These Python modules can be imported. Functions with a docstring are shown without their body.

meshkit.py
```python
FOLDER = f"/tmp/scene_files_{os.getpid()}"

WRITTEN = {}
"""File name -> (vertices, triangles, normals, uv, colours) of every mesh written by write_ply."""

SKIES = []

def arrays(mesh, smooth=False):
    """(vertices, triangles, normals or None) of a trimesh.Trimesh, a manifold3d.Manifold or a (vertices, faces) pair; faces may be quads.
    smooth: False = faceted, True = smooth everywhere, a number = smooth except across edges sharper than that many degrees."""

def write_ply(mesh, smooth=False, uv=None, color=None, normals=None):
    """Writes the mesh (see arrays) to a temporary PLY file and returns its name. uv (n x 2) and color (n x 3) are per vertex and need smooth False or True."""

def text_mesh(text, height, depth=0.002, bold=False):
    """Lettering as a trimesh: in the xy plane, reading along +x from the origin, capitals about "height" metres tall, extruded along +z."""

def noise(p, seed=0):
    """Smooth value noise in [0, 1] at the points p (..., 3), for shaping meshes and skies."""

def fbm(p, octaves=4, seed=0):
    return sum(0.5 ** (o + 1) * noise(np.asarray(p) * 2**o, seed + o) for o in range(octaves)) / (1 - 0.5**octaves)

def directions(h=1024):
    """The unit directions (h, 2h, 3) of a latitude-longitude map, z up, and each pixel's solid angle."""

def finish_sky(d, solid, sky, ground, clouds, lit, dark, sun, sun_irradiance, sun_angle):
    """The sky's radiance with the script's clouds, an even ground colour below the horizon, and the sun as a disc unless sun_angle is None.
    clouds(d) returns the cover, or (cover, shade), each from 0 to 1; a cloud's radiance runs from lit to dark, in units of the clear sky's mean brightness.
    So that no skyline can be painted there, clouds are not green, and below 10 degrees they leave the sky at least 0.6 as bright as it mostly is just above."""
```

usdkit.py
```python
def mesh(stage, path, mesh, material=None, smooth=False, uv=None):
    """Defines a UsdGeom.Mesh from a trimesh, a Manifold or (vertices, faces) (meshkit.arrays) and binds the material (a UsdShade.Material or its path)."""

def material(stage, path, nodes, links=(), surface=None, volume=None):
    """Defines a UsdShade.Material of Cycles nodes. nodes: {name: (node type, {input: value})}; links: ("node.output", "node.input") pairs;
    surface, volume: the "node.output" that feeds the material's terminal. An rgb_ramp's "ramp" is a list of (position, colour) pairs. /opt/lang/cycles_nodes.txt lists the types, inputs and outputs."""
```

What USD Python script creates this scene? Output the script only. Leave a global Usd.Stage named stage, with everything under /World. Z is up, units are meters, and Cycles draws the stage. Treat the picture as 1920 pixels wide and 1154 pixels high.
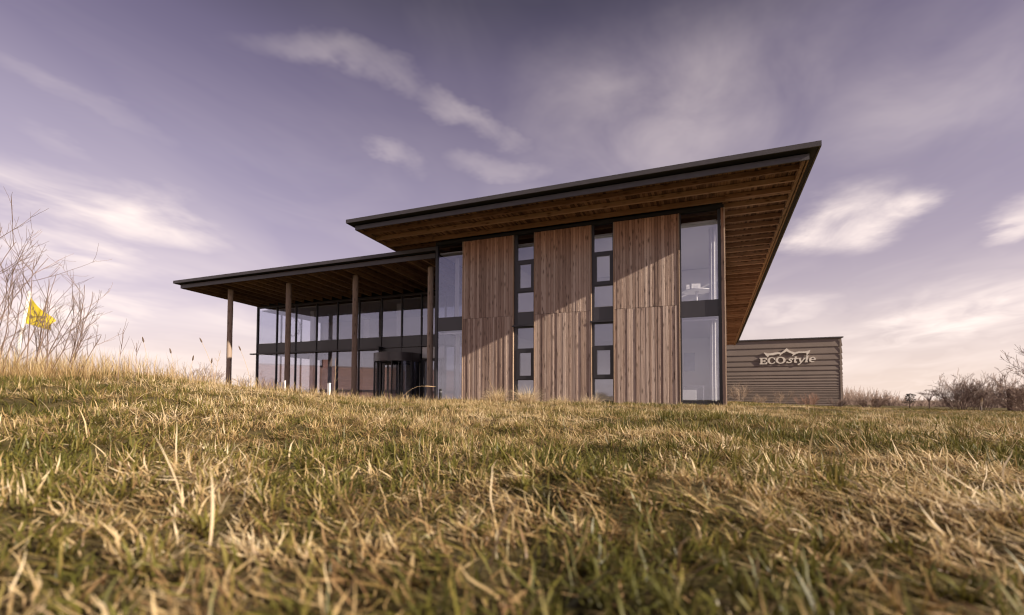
import math
import numpy as np
import trimesh
from shapely.geometry import Polygon, LineString, Point, box as sbox
from shapely.ops import unary_union
from shapely import affinity
import usdkit
import meshkit
from pxr import Usd, UsdGeom, UsdLux, UsdShade, Sdf, Gf, Vt

stage = Usd.Stage.CreateInMemory()
UsdGeom.SetStageUpAxis(stage, UsdGeom.Tokens.z)
world = UsdGeom.Xform.Define(stage, '/World')
stage.SetDefaultPrim(world.GetPrim())
UsdGeom.Scope.Define(stage, '/World/Looks')
T = Sdf.ValueTypeNames
PI = math.pi
H = 0.22                                   # camera height above the turf at its foot; building heights below are measured from eye level and lifted by H

# ------------------------------------------------------------------ camera
cam = UsdGeom.Camera.Define(stage, '/World/camera')
Rv = np.array([0.92820536, 0.3720513, 0.00355613])
Uv = np.array([0.01029977, -0.03524792, 0.99932552])
Wv = np.array([-0.37192571, 0.92754267, 0.03654935])
m = Gf.Matrix4d(1.0)
m.SetRow(0, Gf.Vec4d(*Rv, 0)); m.SetRow(1, Gf.Vec4d(*Uv, 0)); m.SetRow(2, Gf.Vec4d(*(-Wv), 0)); m.SetRow(3, Gf.Vec4d(0, 0, H, 1))
cam.AddTransformOp().Set(m)
cam.CreateHorizontalApertureAttr(36.0)
cam.CreateVerticalApertureAttr(36.0 * 615 / 1024)
cam.CreateFocalLengthAttr(911.01 * 36 / 1920)
cam.CreateVerticalApertureOffsetAttr((715.4 - 577) * 36 / 1920)
cam.CreateFStopAttr(2.9)
cam.CreateFocusDistanceAttr(3.8)
cam.CreateClippingRangeAttr(Gf.Vec2f(0.02, 20000))
cam.CreateExposureAttr(0.82)

# ------------------------------------------------------------------ sun and sky
sun_dir = np.array([6.0, -1.0, 0.4195 * 6.0]); sun_dir /= np.linalg.norm(sun_dir)
SUN_EL = math.asin(sun_dir[2]); SUN_ROT = math.atan2(sun_dir[0], sun_dir[1])
sun = UsdLux.DistantLight.Define(stage, '/World/sun')
sun.CreateNormalizeAttr(True) if hasattr(sun, 'CreateNormalizeAttr') else None
sun.CreateIntensityAttr(1.25); sun.CreateAngleAttr(0.55); sun.CreateColorAttr(Gf.Vec3f(1.0, 0.86, 0.70))
zax = sun_dir; xax = np.cross([0, 0, 1.0], zax); xax /= np.linalg.norm(xax); yax = np.cross(zax, xax)
ms = Gf.Matrix4d(1.0)
for i, a in enumerate((xax, yax, zax)):
    ms.SetRow(i, Gf.Vec4d(*map(float, a), 0))
sun.AddTransformOp().Set(ms)

def sky_material():
    n = {
        'tc': ('texture_coordinate', {}),
        'sky': ('sky_texture', {'sky_type': 'single_scattering', 'sun_disc': False, 'sun_elevation': SUN_EL, 'sun_rotation': SUN_ROT, 'altitude': 20.0, 'air_density': 1.0, 'aerosol_density': 1.2, 'ozone_density': 1.0}),
        'hs': ('hsv', {'saturation': 0.56, 'value': 1.0, 'fac': 1.0}),
        'tint': ('mix', {'mix_type': 'multiply', 'fac': 1.0, 'color2': (1.16, 0.90, 1.06)}),
        'sep': ('separate_xyz', {}),
        # height bands: a thin veil that thickens towards the horizon
        'up': ('math', {'math_type': 'maximum', 'value2': 0.0}),
        'veil': ('rgb_ramp', {'ramp': [(0.0, (0.80,) * 3), (0.08, (0.60,) * 3), (0.17, (0.40,) * 3), (0.30, (0.22,) * 3), (0.50, (0.10,) * 3), (0.75, (0.03,) * 3), (1.0, (0.0,) * 3)]}),
        'veiled': ('mix', {'mix_type': 'mix', 'color2': (8.7, 7.1, 6.4)}),
        # cloud plane: direction / (height + a bit), stretched along the depth of the site
        'upb': ('math', {'math_type': 'add', 'value2': 0.10}),
        'dx': ('math', {'math_type': 'divide'}), 'dy': ('math', {'math_type': 'divide'}),
        'comb': ('combine_xyz', {'z': 0.0}),
        'map': ('mapping', {'rotation': (0, 0, -0.10), 'scale': (0.75, 0.38, 1.0), 'location': (0.35, 0.2, 0.0)}),
        'n1': ('noise_texture', {'scale': 1.2, 'detail': 6.0, 'roughness': 0.45, 'distortion': 0.9}),
        'r1': ('rgb_ramp', {'ramp': [(0.0, (0,) * 3), (0.48, (0,) * 3), (0.60, (0.35,) * 3), (0.76, (0.9,) * 3), (1.0, (1,) * 3)]}),
        'map2': ('mapping', {'rotation': (0, 0, -0.45), 'scale': (1.7, 0.85, 1.0), 'location': (3.1, 1.7, 0.0)}),
        'n2': ('noise_texture', {'scale': 1.4, 'detail': 8.0, 'roughness': 0.55, 'distortion': 0.7}),
        'r2': ('rgb_ramp', {'ramp': [(0.0, (0,) * 3), (0.46, (0,) * 3), (0.74, (0.75,) * 3), (1.0, (1,) * 3)]}),
        'map3': ('mapping', {'scale': (0.45, 0.28, 1.0), 'location': (1.3, 4.2, 0.0)}),
        'n3': ('noise_texture', {'scale': 1.0, 'detail': 3.0, 'roughness': 0.5}),
        'r3': ('rgb_ramp', {'ramp': [(0.0, (0.1,) * 3), (0.40, (0.15,) * 3), (0.62, (1,) * 3), (1.0, (1,) * 3)]}),
        'm12': ('math', {'math_type': 'multiply'}),
        'mx': ('math', {'math_type': 'maximum', 'use_clamp': True}),
        'fade': ('rgb_ramp', {'ramp': [(0.0, (0.95,) * 3), (0.16, (0.95,) * 3), (0.36, (0.40,) * 3), (0.50, (0.14,) * 3), (0.9, (0.1,) * 3), (1.0, (0.1,) * 3)]}),
        'mf': ('math', {'math_type': 'multiply'}),
        'cl': ('mix', {'mix_type': 'mix', 'color2': (8.8, 7.5, 6.9)}),
        'deep': ('rgb_ramp', {'ramp': [(0.0, (0.90, 0.90, 0.86)), (0.12, (0.80, 0.80, 0.79)), (0.25, (0.66, 0.65, 0.70)), (0.40, (0.61, 0.60, 0.67)), (0.48, (0.54, 0.52, 0.60)), (0.56, (0.45, 0.43, 0.52)), (0.64, (0.26, 0.26, 0.31)), (0.75, (0.21, 0.21, 0.25)), (1.0, (0.18, 0.18, 0.22))]}), 'dp': ('mix', {'mix_type': 'multiply', 'fac': 1.0}),
        'bg': ('background_shader', {'strength': 0.08}),
    }
    l = [('tc.generated', 'sep.vector'), ('sky.color', 'hs.color'), ('hs.color', 'tint.color1'), ('sep.z', 'up.value1'), ('up.value', 'veil.fac'),
         ('tint.color', 'veiled.color1'), ('veil.color', 'veiled.fac'), ('up.value', 'upb.value1'),
         ('sep.x', 'dx.value1'), ('upb.value', 'dx.value2'), ('sep.y', 'dy.value1'), ('upb.value', 'dy.value2'), ('dx.value', 'comb.x'), ('dy.value', 'comb.y'),
         ('comb.vector', 'map.vector'), ('map.vector', 'n1.vector'), ('n1.fac', 'r1.fac'), ('comb.vector', 'map2.vector'), ('map2.vector', 'n2.vector'), ('n2.fac', 'r2.fac'),
         ('comb.vector', 'map3.vector'), ('map3.vector', 'n3.vector'), ('n3.fac', 'r3.fac'),
         ('r2.color', 'm12.value1'), ('r3.color', 'm12.value2'), ('r1.color', 'mx.value1'), ('m12.value', 'mx.value2'),
         ('up.value', 'fade.fac'), ('mx.value', 'mf.value1'), ('fade.color', 'mf.value2'), ('mf.value', 'cl.fac'), ('up.value', 'deep.fac'), ('veiled.color', 'dp.color1'), ('deep.color', 'dp.color2'), ('dp.color', 'cl.color1'), ('cl.color', 'bg.color')]
    # single cirrus banks and puffs on the cloud layer: centre x, y, bearing, half length, half width, density
    banks = [(-2.229, 1.199, 1.301, 0.645, 0.480, 0.86), (-1.563, 0.832, 1.659, 0.27, 0.109, 0.20), (-0.813, 0.973, 0.929, 0.281, 0.078, 0.20), (-0.617, 1.293, 1.106, 0.269, 0.082, 0.30),
             (-0.956, 1.406, 1.072, 0.167, 0.088, 0.34), (0.576, 2.391, -0.009, 0.25, 0.40, 1.1), (1.167, 2.557, -0.255, 0.104, 0.32, 0.75), (-2.813, 1.321, 1.527, 0.52, 0.42, 0.85), (0.569, 1.626, -0.888, 0.413, 0.491, 0.20),
             (1.572, 4.176, 0.097, 0.75, 1.4, 0.85), (0.502, 3.806, -0.523, 0.395, 0.633, 0.5), (-3.893, 1.868, 1.657, 0.6, 1.0, 0.9), (-1.876, 0.838, 1.59, 0.227, 0.118, 0.2), (-0.634, 1.575, 0.553, 0.24, 0.105, 0.2), (-0.117, 1.476, -0.299, 0.546, 0.493, 0.26)]
    n['w1'] = ('noise_texture', {'scale': 2.2, 'detail': 5.0, 'roughness': 0.6}); n['ws'] = ('vector_math', {'math_type': 'subtract', 'vector2': (0.5, 0.5, 0.5)}); n['wm'] = ('vector_math', {'math_type': 'scale', 'scale': 0.42}); n['wa'] = ('vector_math', {'math_type': 'add'})
    n['tx'] = ('noise_texture', {'scale': 1.5, 'detail': 6.0, 'roughness': 0.52, 'distortion': 0.5}); n['txm'] = ('mapping', {'rotation': (0, 0, -0.5), 'scale': (2.3, 1.4, 1.0)})
    n['txr'] = ('map_range', {'range_type': 'linear', 'from_min': 0.30, 'from_max': 0.66, 'to_min': 0.15, 'to_max': 1.0, 'clamp': True})
    l += [('comb.vector', 'w1.vector'), ('w1.color', 'ws.vector1'), ('ws.vector', 'wm.vector1'), ('comb.vector', 'wa.vector1'), ('wm.vector', 'wa.vector2'), ('comb.vector', 'txm.vector'), ('txm.vector', 'tx.vector'), ('tx.fac', 'txr.value')]
    last = None
    for i, (cx_, cy_, th, hl, hw, st) in enumerate(banks):
        n[f'bm{i}'] = ('mapping', {'mapping_type': 'texture', 'location': (cx_, cy_, 0), 'rotation': (0, 0, th), 'scale': (hl, hw, 1.0)}); n[f'bl{i}'] = ('vector_math', {'math_type': 'length'})
        n[f'br{i}'] = ('map_range', {'range_type': 'smoothstep', 'from_min': 1.15, 'from_max': 0.1, 'to_min': 0.0, 'to_max': st, 'clamp': True})
        l += [('wa.vector', f'bm{i}.vector'), (f'bm{i}.vector', f'bl{i}.vector1'), (f'bl{i}.value', f'br{i}.value')]
        if last is None: last = f'br{i}.result'
        else:
            n[f'bx{i}'] = ('math', {'math_type': 'maximum'}); l += [(last, f'bx{i}.value1'), (f'br{i}.result', f'bx{i}.value2')]; last = f'bx{i}.value'
    n['bt'] = ('math', {'math_type': 'multiply'}); n['gen'] = ('math', {'math_type': 'multiply', 'value2': 0.55}); n['all'] = ('math', {'math_type': 'maximum', 'use_clamp': True})
    l += [(last, 'bt.value1'), ('txr.result', 'bt.value2'), ('mf.value', 'gen.value1'), ('gen.value', 'all.value1'), ('bt.value', 'all.value2'), ('all.value', 'cl.fac')]
    l.remove(('mf.value', 'cl.fac'))
    return usdkit.material(stage, '/World/Looks/sky', n, l, surface='bg.background')

dome = UsdLux.DomeLight.Define(stage, '/World/sky')
UsdShade.MaterialBindingAPI.Apply(dome.GetPrim()).Bind(sky_material())
dome.GetPrim().SetCustomDataByKey('kind', 'structure')

# ------------------------------------------------------------------ helpers
used = {}
def numbered(path):
    k = used.get(path, 0); used[path] = k + 1
    return path if k == 0 else f'{path}_{k:03d}'

def tag(prim, label=None, cat=None, group=None, kind=None):
    p = prim.GetPrim() if hasattr(prim, 'GetPrim') else prim
    for k, v in (('label', label), ('category', cat), ('group', group), ('kind', kind)):
        if v: p.SetCustomDataByKey(k, v)
    return p

def obj(name, mesh, mat, parent=None, smooth=False, prim_tone=None):
    base = str(parent.GetPath()) if parent is not None else '/World'
    p = numbered(base + '/' + name)
    mm = usdkit.mesh(stage, p, mesh, M[mat] if isinstance(mat, str) else mat, smooth=smooth)
    if prim_tone is not None:
        n = len(mm.GetPointsAttr().Get())
        UsdGeom.PrimvarsAPI(mm).CreatePrimvar('tone', T.FloatArray, 'vertex').Set(Vt.FloatArray.FromNumpy(np.full(n, prim_tone, np.float32) if np.ndim(prim_tone) == 0 else np.asarray(prim_tone, np.float32)))
    return mm.GetPrim()

def thing(name, label, cat, loc=(0, 0, 0), rotz=0, group=None, kind=None):
    x = UsdGeom.Xform.Define(stage, numbered('/World/' + name))
    x.AddTranslateOp().Set(Gf.Vec3d(*map(float, loc)))
    if rotz: x.AddRotateZOp().Set(float(math.degrees(rotz)))
    return tag(x, label, cat, group, kind)

def bx(x0, x1, y0, y1, z0, z1):
    b = trimesh.creation.box([abs(x1 - x0), abs(y1 - y0), abs(z1 - z0)])
    b.apply_translation([(x0 + x1) / 2, (y0 + y1) / 2, (z0 + z1) / 2])
    return b

def cat_m(ms): return trimesh.util.concatenate(ms)

def quad(a, b, c, d): return trimesh.Trimesh([a, b, c, d], [[0, 1, 2], [0, 2, 3]], process=False)

def loft(secs):
    """joins equal-length closed rings into a capped solid"""
    n = len(secs[0]); v = np.vstack(secs); f = []
    for k in range(len(secs) - 1):
        for i in range(n):
            j = (i + 1) % n
            f += [[k * n + i, k * n + j, (k + 1) * n + j], [k * n + i, (k + 1) * n + j, (k + 1) * n + i]]
    for i in range(1, n - 1):
        f += [[0, i + 1, i], [(len(secs) - 1) * n, (len(secs) - 1) * n + i, (len(secs) - 1) * n + i + 1]]
    t = trimesh.Trimesh(v, f, process=False)
    return t

def tube(pts, radii, sides=5):
    pts = np.asarray(pts, float); radii = np.broadcast_to(radii, len(pts))
    tg = np.gradient(pts, axis=0); tg /= np.maximum(np.linalg.norm(tg, axis=1, keepdims=True), 1e-9)
    ref = np.array([0.31, 0.17, 0.93]) if abs(tg[0][2]) < 0.8 else np.array([0.95, 0.2, 0.1])
    secs = []
    for p, t, r in zip(pts, tg, radii):
        a = np.cross(t, ref); a /= np.linalg.norm(a); b = np.cross(t, a)
        th = np.arange(sides) * 2 * PI / sides
        secs.append(p + r * (np.cos(th)[:, None] * a + np.sin(th)[:, None] * b))
    return loft(secs)

def beam(a, b, w, h, up=(0, 0, 1)):
    """a box from a to b, w wide, h high, top edge on the line a-b"""
    a, b = np.array(a, float), np.array(b, float); t = (b - a) / np.linalg.norm(b - a)
    s = np.cross(t, up); s /= np.linalg.norm(s); u = np.cross(s, t)
    sec = lambda p: np.array([p - s * w / 2, p + s * w / 2, p + s * w / 2 - u * h, p - s * w / 2 - u * h])
    m_ = loft([sec(a), sec(b)]); m_.fix_normals(); return m_

# ------------------------------------------------------------------ materials
def mat(name, nodes, links, surface='p.BSDF'):
    return usdkit.material(stage, '/World/Looks/' + name, nodes, links, surface=surface)

def plain(name, col, rough=0.6, metal=0.0, noise=0.12, scale=6.0, bump=0.0, spec=0.5):
    c = np.array(col)
    n = {'g': ('geometry', {}), 'n': ('noise_texture', {'scale': scale, 'detail': 5.0, 'roughness': 0.6}),
         'r': ('rgb_ramp', {'ramp': [(0.25, tuple(c * (1 - noise))), (0.75, tuple(np.minimum(c * (1 + noise), 1)))]}),
         'p': ('principled_bsdf', {'roughness': rough, 'metallic': metal, 'specular_ior_level': spec})}
    l = [('g.position', 'n.vector'), ('n.fac', 'r.fac'), ('r.color', 'p.base_color')]
    if bump:
        n['b'] = ('bump', {'strength': bump, 'distance': 0.01}); l += [('n.fac', 'b.height'), ('b.normal', 'p.normal')]
    return mat(name, n, l)

def wood(name, stops, axis, knots=True, rough=0.75, grey=0.0, zfade=None):
    """long grain along an axis; 'tone' shifts each board"""
    sc = {'z': (9.0, 9.0, 0.35), 'x': (0.35, 9.0, 9.0), 'y': (9.0, 0.35, 9.0)}[axis]
    n = {'g': ('geometry', {}), 'a': ('attribute', {'attribute': 'tone'}),
         'off': ('combine_xyz', {}), 'tm': ('math', {'math_type': 'multiply', 'value2': 37.0}),
         'ad': ('vector_math', {'math_type': 'add'}),
         'mp': ('mapping', {'scale': sc}), 'n': ('noise_texture', {'scale': 4.0, 'detail': 6.0, 'roughness': 0.65, 'distortion': 0.25}),
         'bgm': ('mapping', {'scale': (1.3, 1.3, 0.30)}), 'big': ('noise_texture', {'scale': 1.1, 'detail': 4.0}),
         't1': ('math', {'math_type': 'multiply_add', 'value2': 0.70, 'value3': -0.35}),
         's1': ('math', {'math_type': 'add'}), 'bg': ('math', {'math_type': 'multiply_add', 'value2': 0.55, 'value3': -0.27}), 's2': ('math', {'math_type': 'add', 'use_clamp': True}),
         'r': ('rgb_ramp', {'ramp': stops}),
         'p': ('principled_bsdf', {'roughness': rough, 'specular_ior_level': 0.3}),
         'b': ('bump', {'strength': 0.8, 'distance': 0.009})}
    l = [('a.fac', 'tm.value1'), ('tm.value', 'off.x'), ('tm.value', 'off.y'), ('tm.value', 'off.z'), ('g.position', 'ad.vector1'), ('off.vector', 'ad.vector2'), ('ad.vector', 'mp.vector'),
         ('mp.vector', 'n.vector'), ('g.position', 'bgm.vector'), ('bgm.vector', 'big.vector'), ('a.fac', 't1.value1'), ('n.fac', 's1.value1'), ('t1.value', 's1.value2'), ('big.fac', 'bg.value1'), ('s1.value', 's2.value1'), ('bg.value', 's2.value2'),
         ('s2.value', 'r.fac'), ('n.fac', 'b.height'), ('b.normal', 'p.normal')]
    last = 'r.color'
    if knots:
        ks = {'z': (7.5, 7.5, 2.2), 'x': (2.2, 7.5, 7.5), 'y': (7.5, 2.2, 7.5)}[axis]
        n['km'] = ('mapping', {'scale': ks}); n['kv'] = ('voronoi_texture', {'scale': 1.0, 'randomness': 1.0})
        n['kr'] = ('rgb_ramp', {'ramp': [(0.0, (0.85,) * 3), (0.12, (0.7,) * 3), (0.22, (0.25,) * 3), (0.33, (0.0,) * 3), (1.0, (0.0,) * 3)]})
        n['kx'] = ('mix', {'mix_type': 'mix', 'color2': tuple(np.array(stops[0][1]) * 0.45)})
        l += [('ad.vector', 'km.vector'), ('km.vector', 'kv.vector'), ('kv.distance', 'kr.fac'), ('kr.color', 'kx.fac'), (last, 'kx.color1')]
        last = 'kx.color'
    if zfade:      # boards kept dry and brown under the eaves, silvered lower down
        n['sx'] = ('separate_xyz', {}); n['zr'] = ('map_range', {'range_type': 'smoothstep', 'from_min': zfade[0], 'from_max': zfade[1], 'to_min': 0.0, 'to_max': 1.0, 'clamp': True})
        n['zm'] = ('mix', {'mix_type': 'multiply', 'color2': zfade[2]})
        l += [('g.position', 'sx.vector'), ('sx.z', 'zr.value'), ('zr.result', 'zm.fac'), (last, 'zm.color1')]
        last = 'zm.color'
    l.append((last, 'p.base_color'))
    return mat(name, n, l)

def glass(name, base=0.10, tint=(0.925, 0.935, 0.97)):      # per face; a pane has two
    n = {'t': ('transparent_bsdf', {'color': tint}), 'g': ('glossy_bsdf', {'color': (0.80, 0.83, 1.0), 'roughness': 0.0}), 'f': ('fresnel', {'IOR': 1.52}),
         'ma': ('math', {'math_type': 'multiply_add', 'value2': 1.0, 'value3': base, 'use_clamp': True}), 'm': ('mix_closure', {})}
    # the back of a pane must reflect like its front (no total reflection in a thin sheet)
    n['gb'] = ('geometry', {}); n['io'] = ('math', {'math_type': 'multiply_add', 'value2': 1 / 1.52 - 1.52, 'value3': 1.52})
    return mat(name, n, [('gb.backfacing', 'io.value1'), ('io.value', 'f.IOR'), ('f.fac', 'ma.value1'), ('ma.value', 'm.fac'), ('t.BSDF', 'm.closure1'), ('g.BSDF', 'm.closure2')], surface='m.closure')

M = {}
M['larch'] = wood('larch_cladding', [(0.0, (0.20, 0.138, 0.110)), (0.35, (0.32, 0.232, 0.188)), (0.6, (0.42, 0.320, 0.265)), (1.0, (0.54, 0.435, 0.370))], 'z', zfade=(5.3 + H, 7.0 + H, (1.0, 0.72, 0.55)))
M['larch_edge'] = wood('larch_edge', [(0.0, (0.28, 0.19, 0.13)), (1.0, (0.50, 0.38, 0.29))], 'z', knots=False)
M['soffit'] = wood('soffit_board', [(0.0, (0.045, 0.022, 0.012)), (0.4, (0.155, 0.082, 0.046)), (0.7, (0.26, 0.142, 0.082)), (1.0, (0.38, 0.225, 0.135))], 'y')
M['rafter'] = wood('rafter', [(0.0, (0.17, 0.090, 0.050)), (0.5, (0.34, 0.195, 0.120)), (1.0, (0.47, 0.30, 0.20))], 'x')
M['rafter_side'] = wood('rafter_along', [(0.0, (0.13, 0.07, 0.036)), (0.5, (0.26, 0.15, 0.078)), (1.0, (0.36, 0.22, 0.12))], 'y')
M['post'] = wood('post_timber', [(0.0, (0.15, 0.105, 0.080)), (0.5, (0.29, 0.215, 0.165)), (1.0, (0.42, 0.33, 0.265))], 'z')
M['zinc'] = plain('dark_zinc', (0.085, 0.078, 0.080), 0.42, 0.35, 0.12, 3.0)
M['gap'] = plain('dark_gap', (0.012, 0.012, 0.014), 0.8)
M['frame'] = plain('anthracite_frame', (0.026, 0.025, 0.030), 0.38, 0.0, 0.10, 5.0)
M['spandrel'] = plain('spandrel', (0.040, 0.038, 0.045), 0.25, 0.0, 0.06, 2.0)
M['drum'] = plain('door_drum', (0.075, 0.064, 0.066), 0.3, 0.1, 0.08, 3.0)
M['white'] = plain('white_paint', (0.74, 0.73, 0.71), 0.5, 0.0, 0.03, 2.0)
M['wall'] = plain('plaster', (0.62, 0.61, 0.60), 0.8, 0.0, 0.04, 1.5)
M['ceil'] = plain('ceiling_board', (0.58, 0.57, 0.57), 0.85, 0.0, 0.03, 1.5)
M['carpet'] = plain('carpet', (0.13, 0.125, 0.13), 0.95, 0.0, 0.2, 9.0)
M['curtain'] = plain('curtain_cloth', (0.70, 0.69, 0.66), 0.9, 0.0, 0.05, 6.0)
M['grey'] = plain('grey_board', (0.22, 0.22, 0.25), 0.6)
M['picture'] = plain('blue_picture', (0.16, 0.17, 0.27), 0.5, 0, 0.3, 4.0)
M['steel'] = plain('brushed_steel', (0.55, 0.55, 0.56), 0.3, 0.9, 0.05, 9.0)
M['clad'] = plain('taupe_cladding', (0.185, 0.148, 0.124), 0.6, 0.0, 0.10, 0.7)
M['sign'] = plain('sign_letter', (0.70, 0.65, 0.57), 0.5, 0.0, 0.04, 3.0)
M['roofing'] = plain('roofing', (0.07, 0.07, 0.07), 0.9, 0, 0.2, 3.0)
M['glass'] = glass('coated_glass', 0.12)
M['glass2'] = glass('wing_glass', 0.13)
M['clear'] = glass('door_glass', 0.12, (0.96, 0.96, 0.95))
M['bark'] = plain('twig_bark', (0.19, 0.13, 0.10), 0.85, 0, 0.3, 30.0)
M['bark_far'] = plain('hedge_bark', (0.29, 0.215, 0.175), 0.9, 0, 0.3, 3.0)
M['bark_dark'] = plain('dark_bark', (0.20, 0.145, 0.12), 0.9, 0, 0.3, 3.0)
M['pine'] = plain('pine_needle', (0.050, 0.050, 0.035), 0.8, 0, 0.4, 5.0)
M['hut'] = wood('hut_board', [(0.0, (0.10, 0.062, 0.045)), (1.0, (0.19, 0.125, 0.095))], 'z', knots=False)
M['tile'] = plain('roof_tile', (0.31, 0.185, 0.135), 0.7, 0, 0.35, 2.5, 0.3)
M['brick'] = plain('house_brick', (0.26, 0.13, 0.09), 0.85, 0, 0.3, 6.0)
M['flag'] = plain('yellow_cloth', (0.72, 0.57, 0.04), 0.8, 0, 0.06, 8.0)
M['ink'] = plain('flag_print', (0.24, 0.19, 0.05), 0.8)
M['stalk'] = plain('dry_stalk', (0.42, 0.30, 0.17), 0.8, 0, 0.2, 40.0)
M['seed'] = plain('seed_head', (0.11, 0.075, 0.055), 0.9, 0, 0.3, 80.0)
M['scrub'] = plain('dry_scrub', (0.30, 0.225, 0.165), 0.9, 0, 0.25, 10.0)
M['russet'] = plain('russet_twig', (0.28, 0.175, 0.13), 0.9, 0, 0.3, 10.0)

def grass_mat(name, stops, patch=0.5, gloss=0.45):
    n = {'g': ('geometry', {}), 'a': ('attribute', {'attribute': 'tone'}), 'al': ('attribute', {'attribute': 'along'}), 'o': ('object_info', {}),
         'big': ('noise_texture', {'scale': 0.75, 'detail': 4.0, 'roughness': 0.6}),
         'mid': ('noise_texture', {'scale': 3.6, 'detail': 3.0, 'roughness': 0.55}),
         'bm': ('math', {'math_type': 'multiply_add', 'value2': patch * 2.0, 'value3': -patch}),
         'mm': ('math', {'math_type': 'multiply_add', 'value2': patch * 1.3, 'value3': -patch * 0.65}),
         'om': ('math', {'math_type': 'multiply_add', 'value2': 0.3, 'value3': -0.15}),
         's1': ('math', {'math_type': 'add'}), 's2': ('math', {'math_type': 'add'}), 's3': ('math', {'math_type': 'add', 'use_clamp': True}),
         'r': ('rgb_ramp', {'ramp': stops}),
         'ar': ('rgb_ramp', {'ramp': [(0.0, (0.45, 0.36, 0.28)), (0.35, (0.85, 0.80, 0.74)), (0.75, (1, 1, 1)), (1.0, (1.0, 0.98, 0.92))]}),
         'mu': ('mix', {'mix_type': 'multiply', 'fac': 1.0}),
         'p': ('principled_bsdf', {'roughness': gloss, 'specular_ior_level': 0.35}), 'tr': ('translucent_bsdf', {}), 'mx': ('mix_closure', {'fac': 0.30})}
    l = [('g.position', 'big.vector'), ('g.position', 'mid.vector'), ('big.fac', 'bm.value1'), ('mid.fac', 'mm.value1'), ('o.random', 'om.value1'),
         ('a.fac', 's1.value1'), ('bm.value', 's1.value2'), ('s1.value', 's2.value1'), ('mm.value', 's2.value2'), ('s2.value', 's3.value1'), ('om.value', 's3.value2'), ('s3.value', 'r.fac'),
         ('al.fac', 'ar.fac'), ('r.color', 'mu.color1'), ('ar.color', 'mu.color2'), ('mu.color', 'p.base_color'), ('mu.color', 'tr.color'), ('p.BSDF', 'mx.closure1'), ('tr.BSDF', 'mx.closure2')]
    return mat(name, n, l, surface='mx.closure')

GR = [(0.0, (0.098, 0.100, 0.022)), (0.20, (0.185, 0.172, 0.038)), (0.38, (0.28, 0.222, 0.070)), (0.46, (0.27, 0.165, 0.085)), (0.60, (0.47, 0.345, 0.160)), (0.80, (0.64, 0.505, 0.285)), (1.0, (0.78, 0.66, 0.45))]
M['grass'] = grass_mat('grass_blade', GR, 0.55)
M['straw'] = grass_mat('straw_blade', GR, 0.2)

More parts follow.
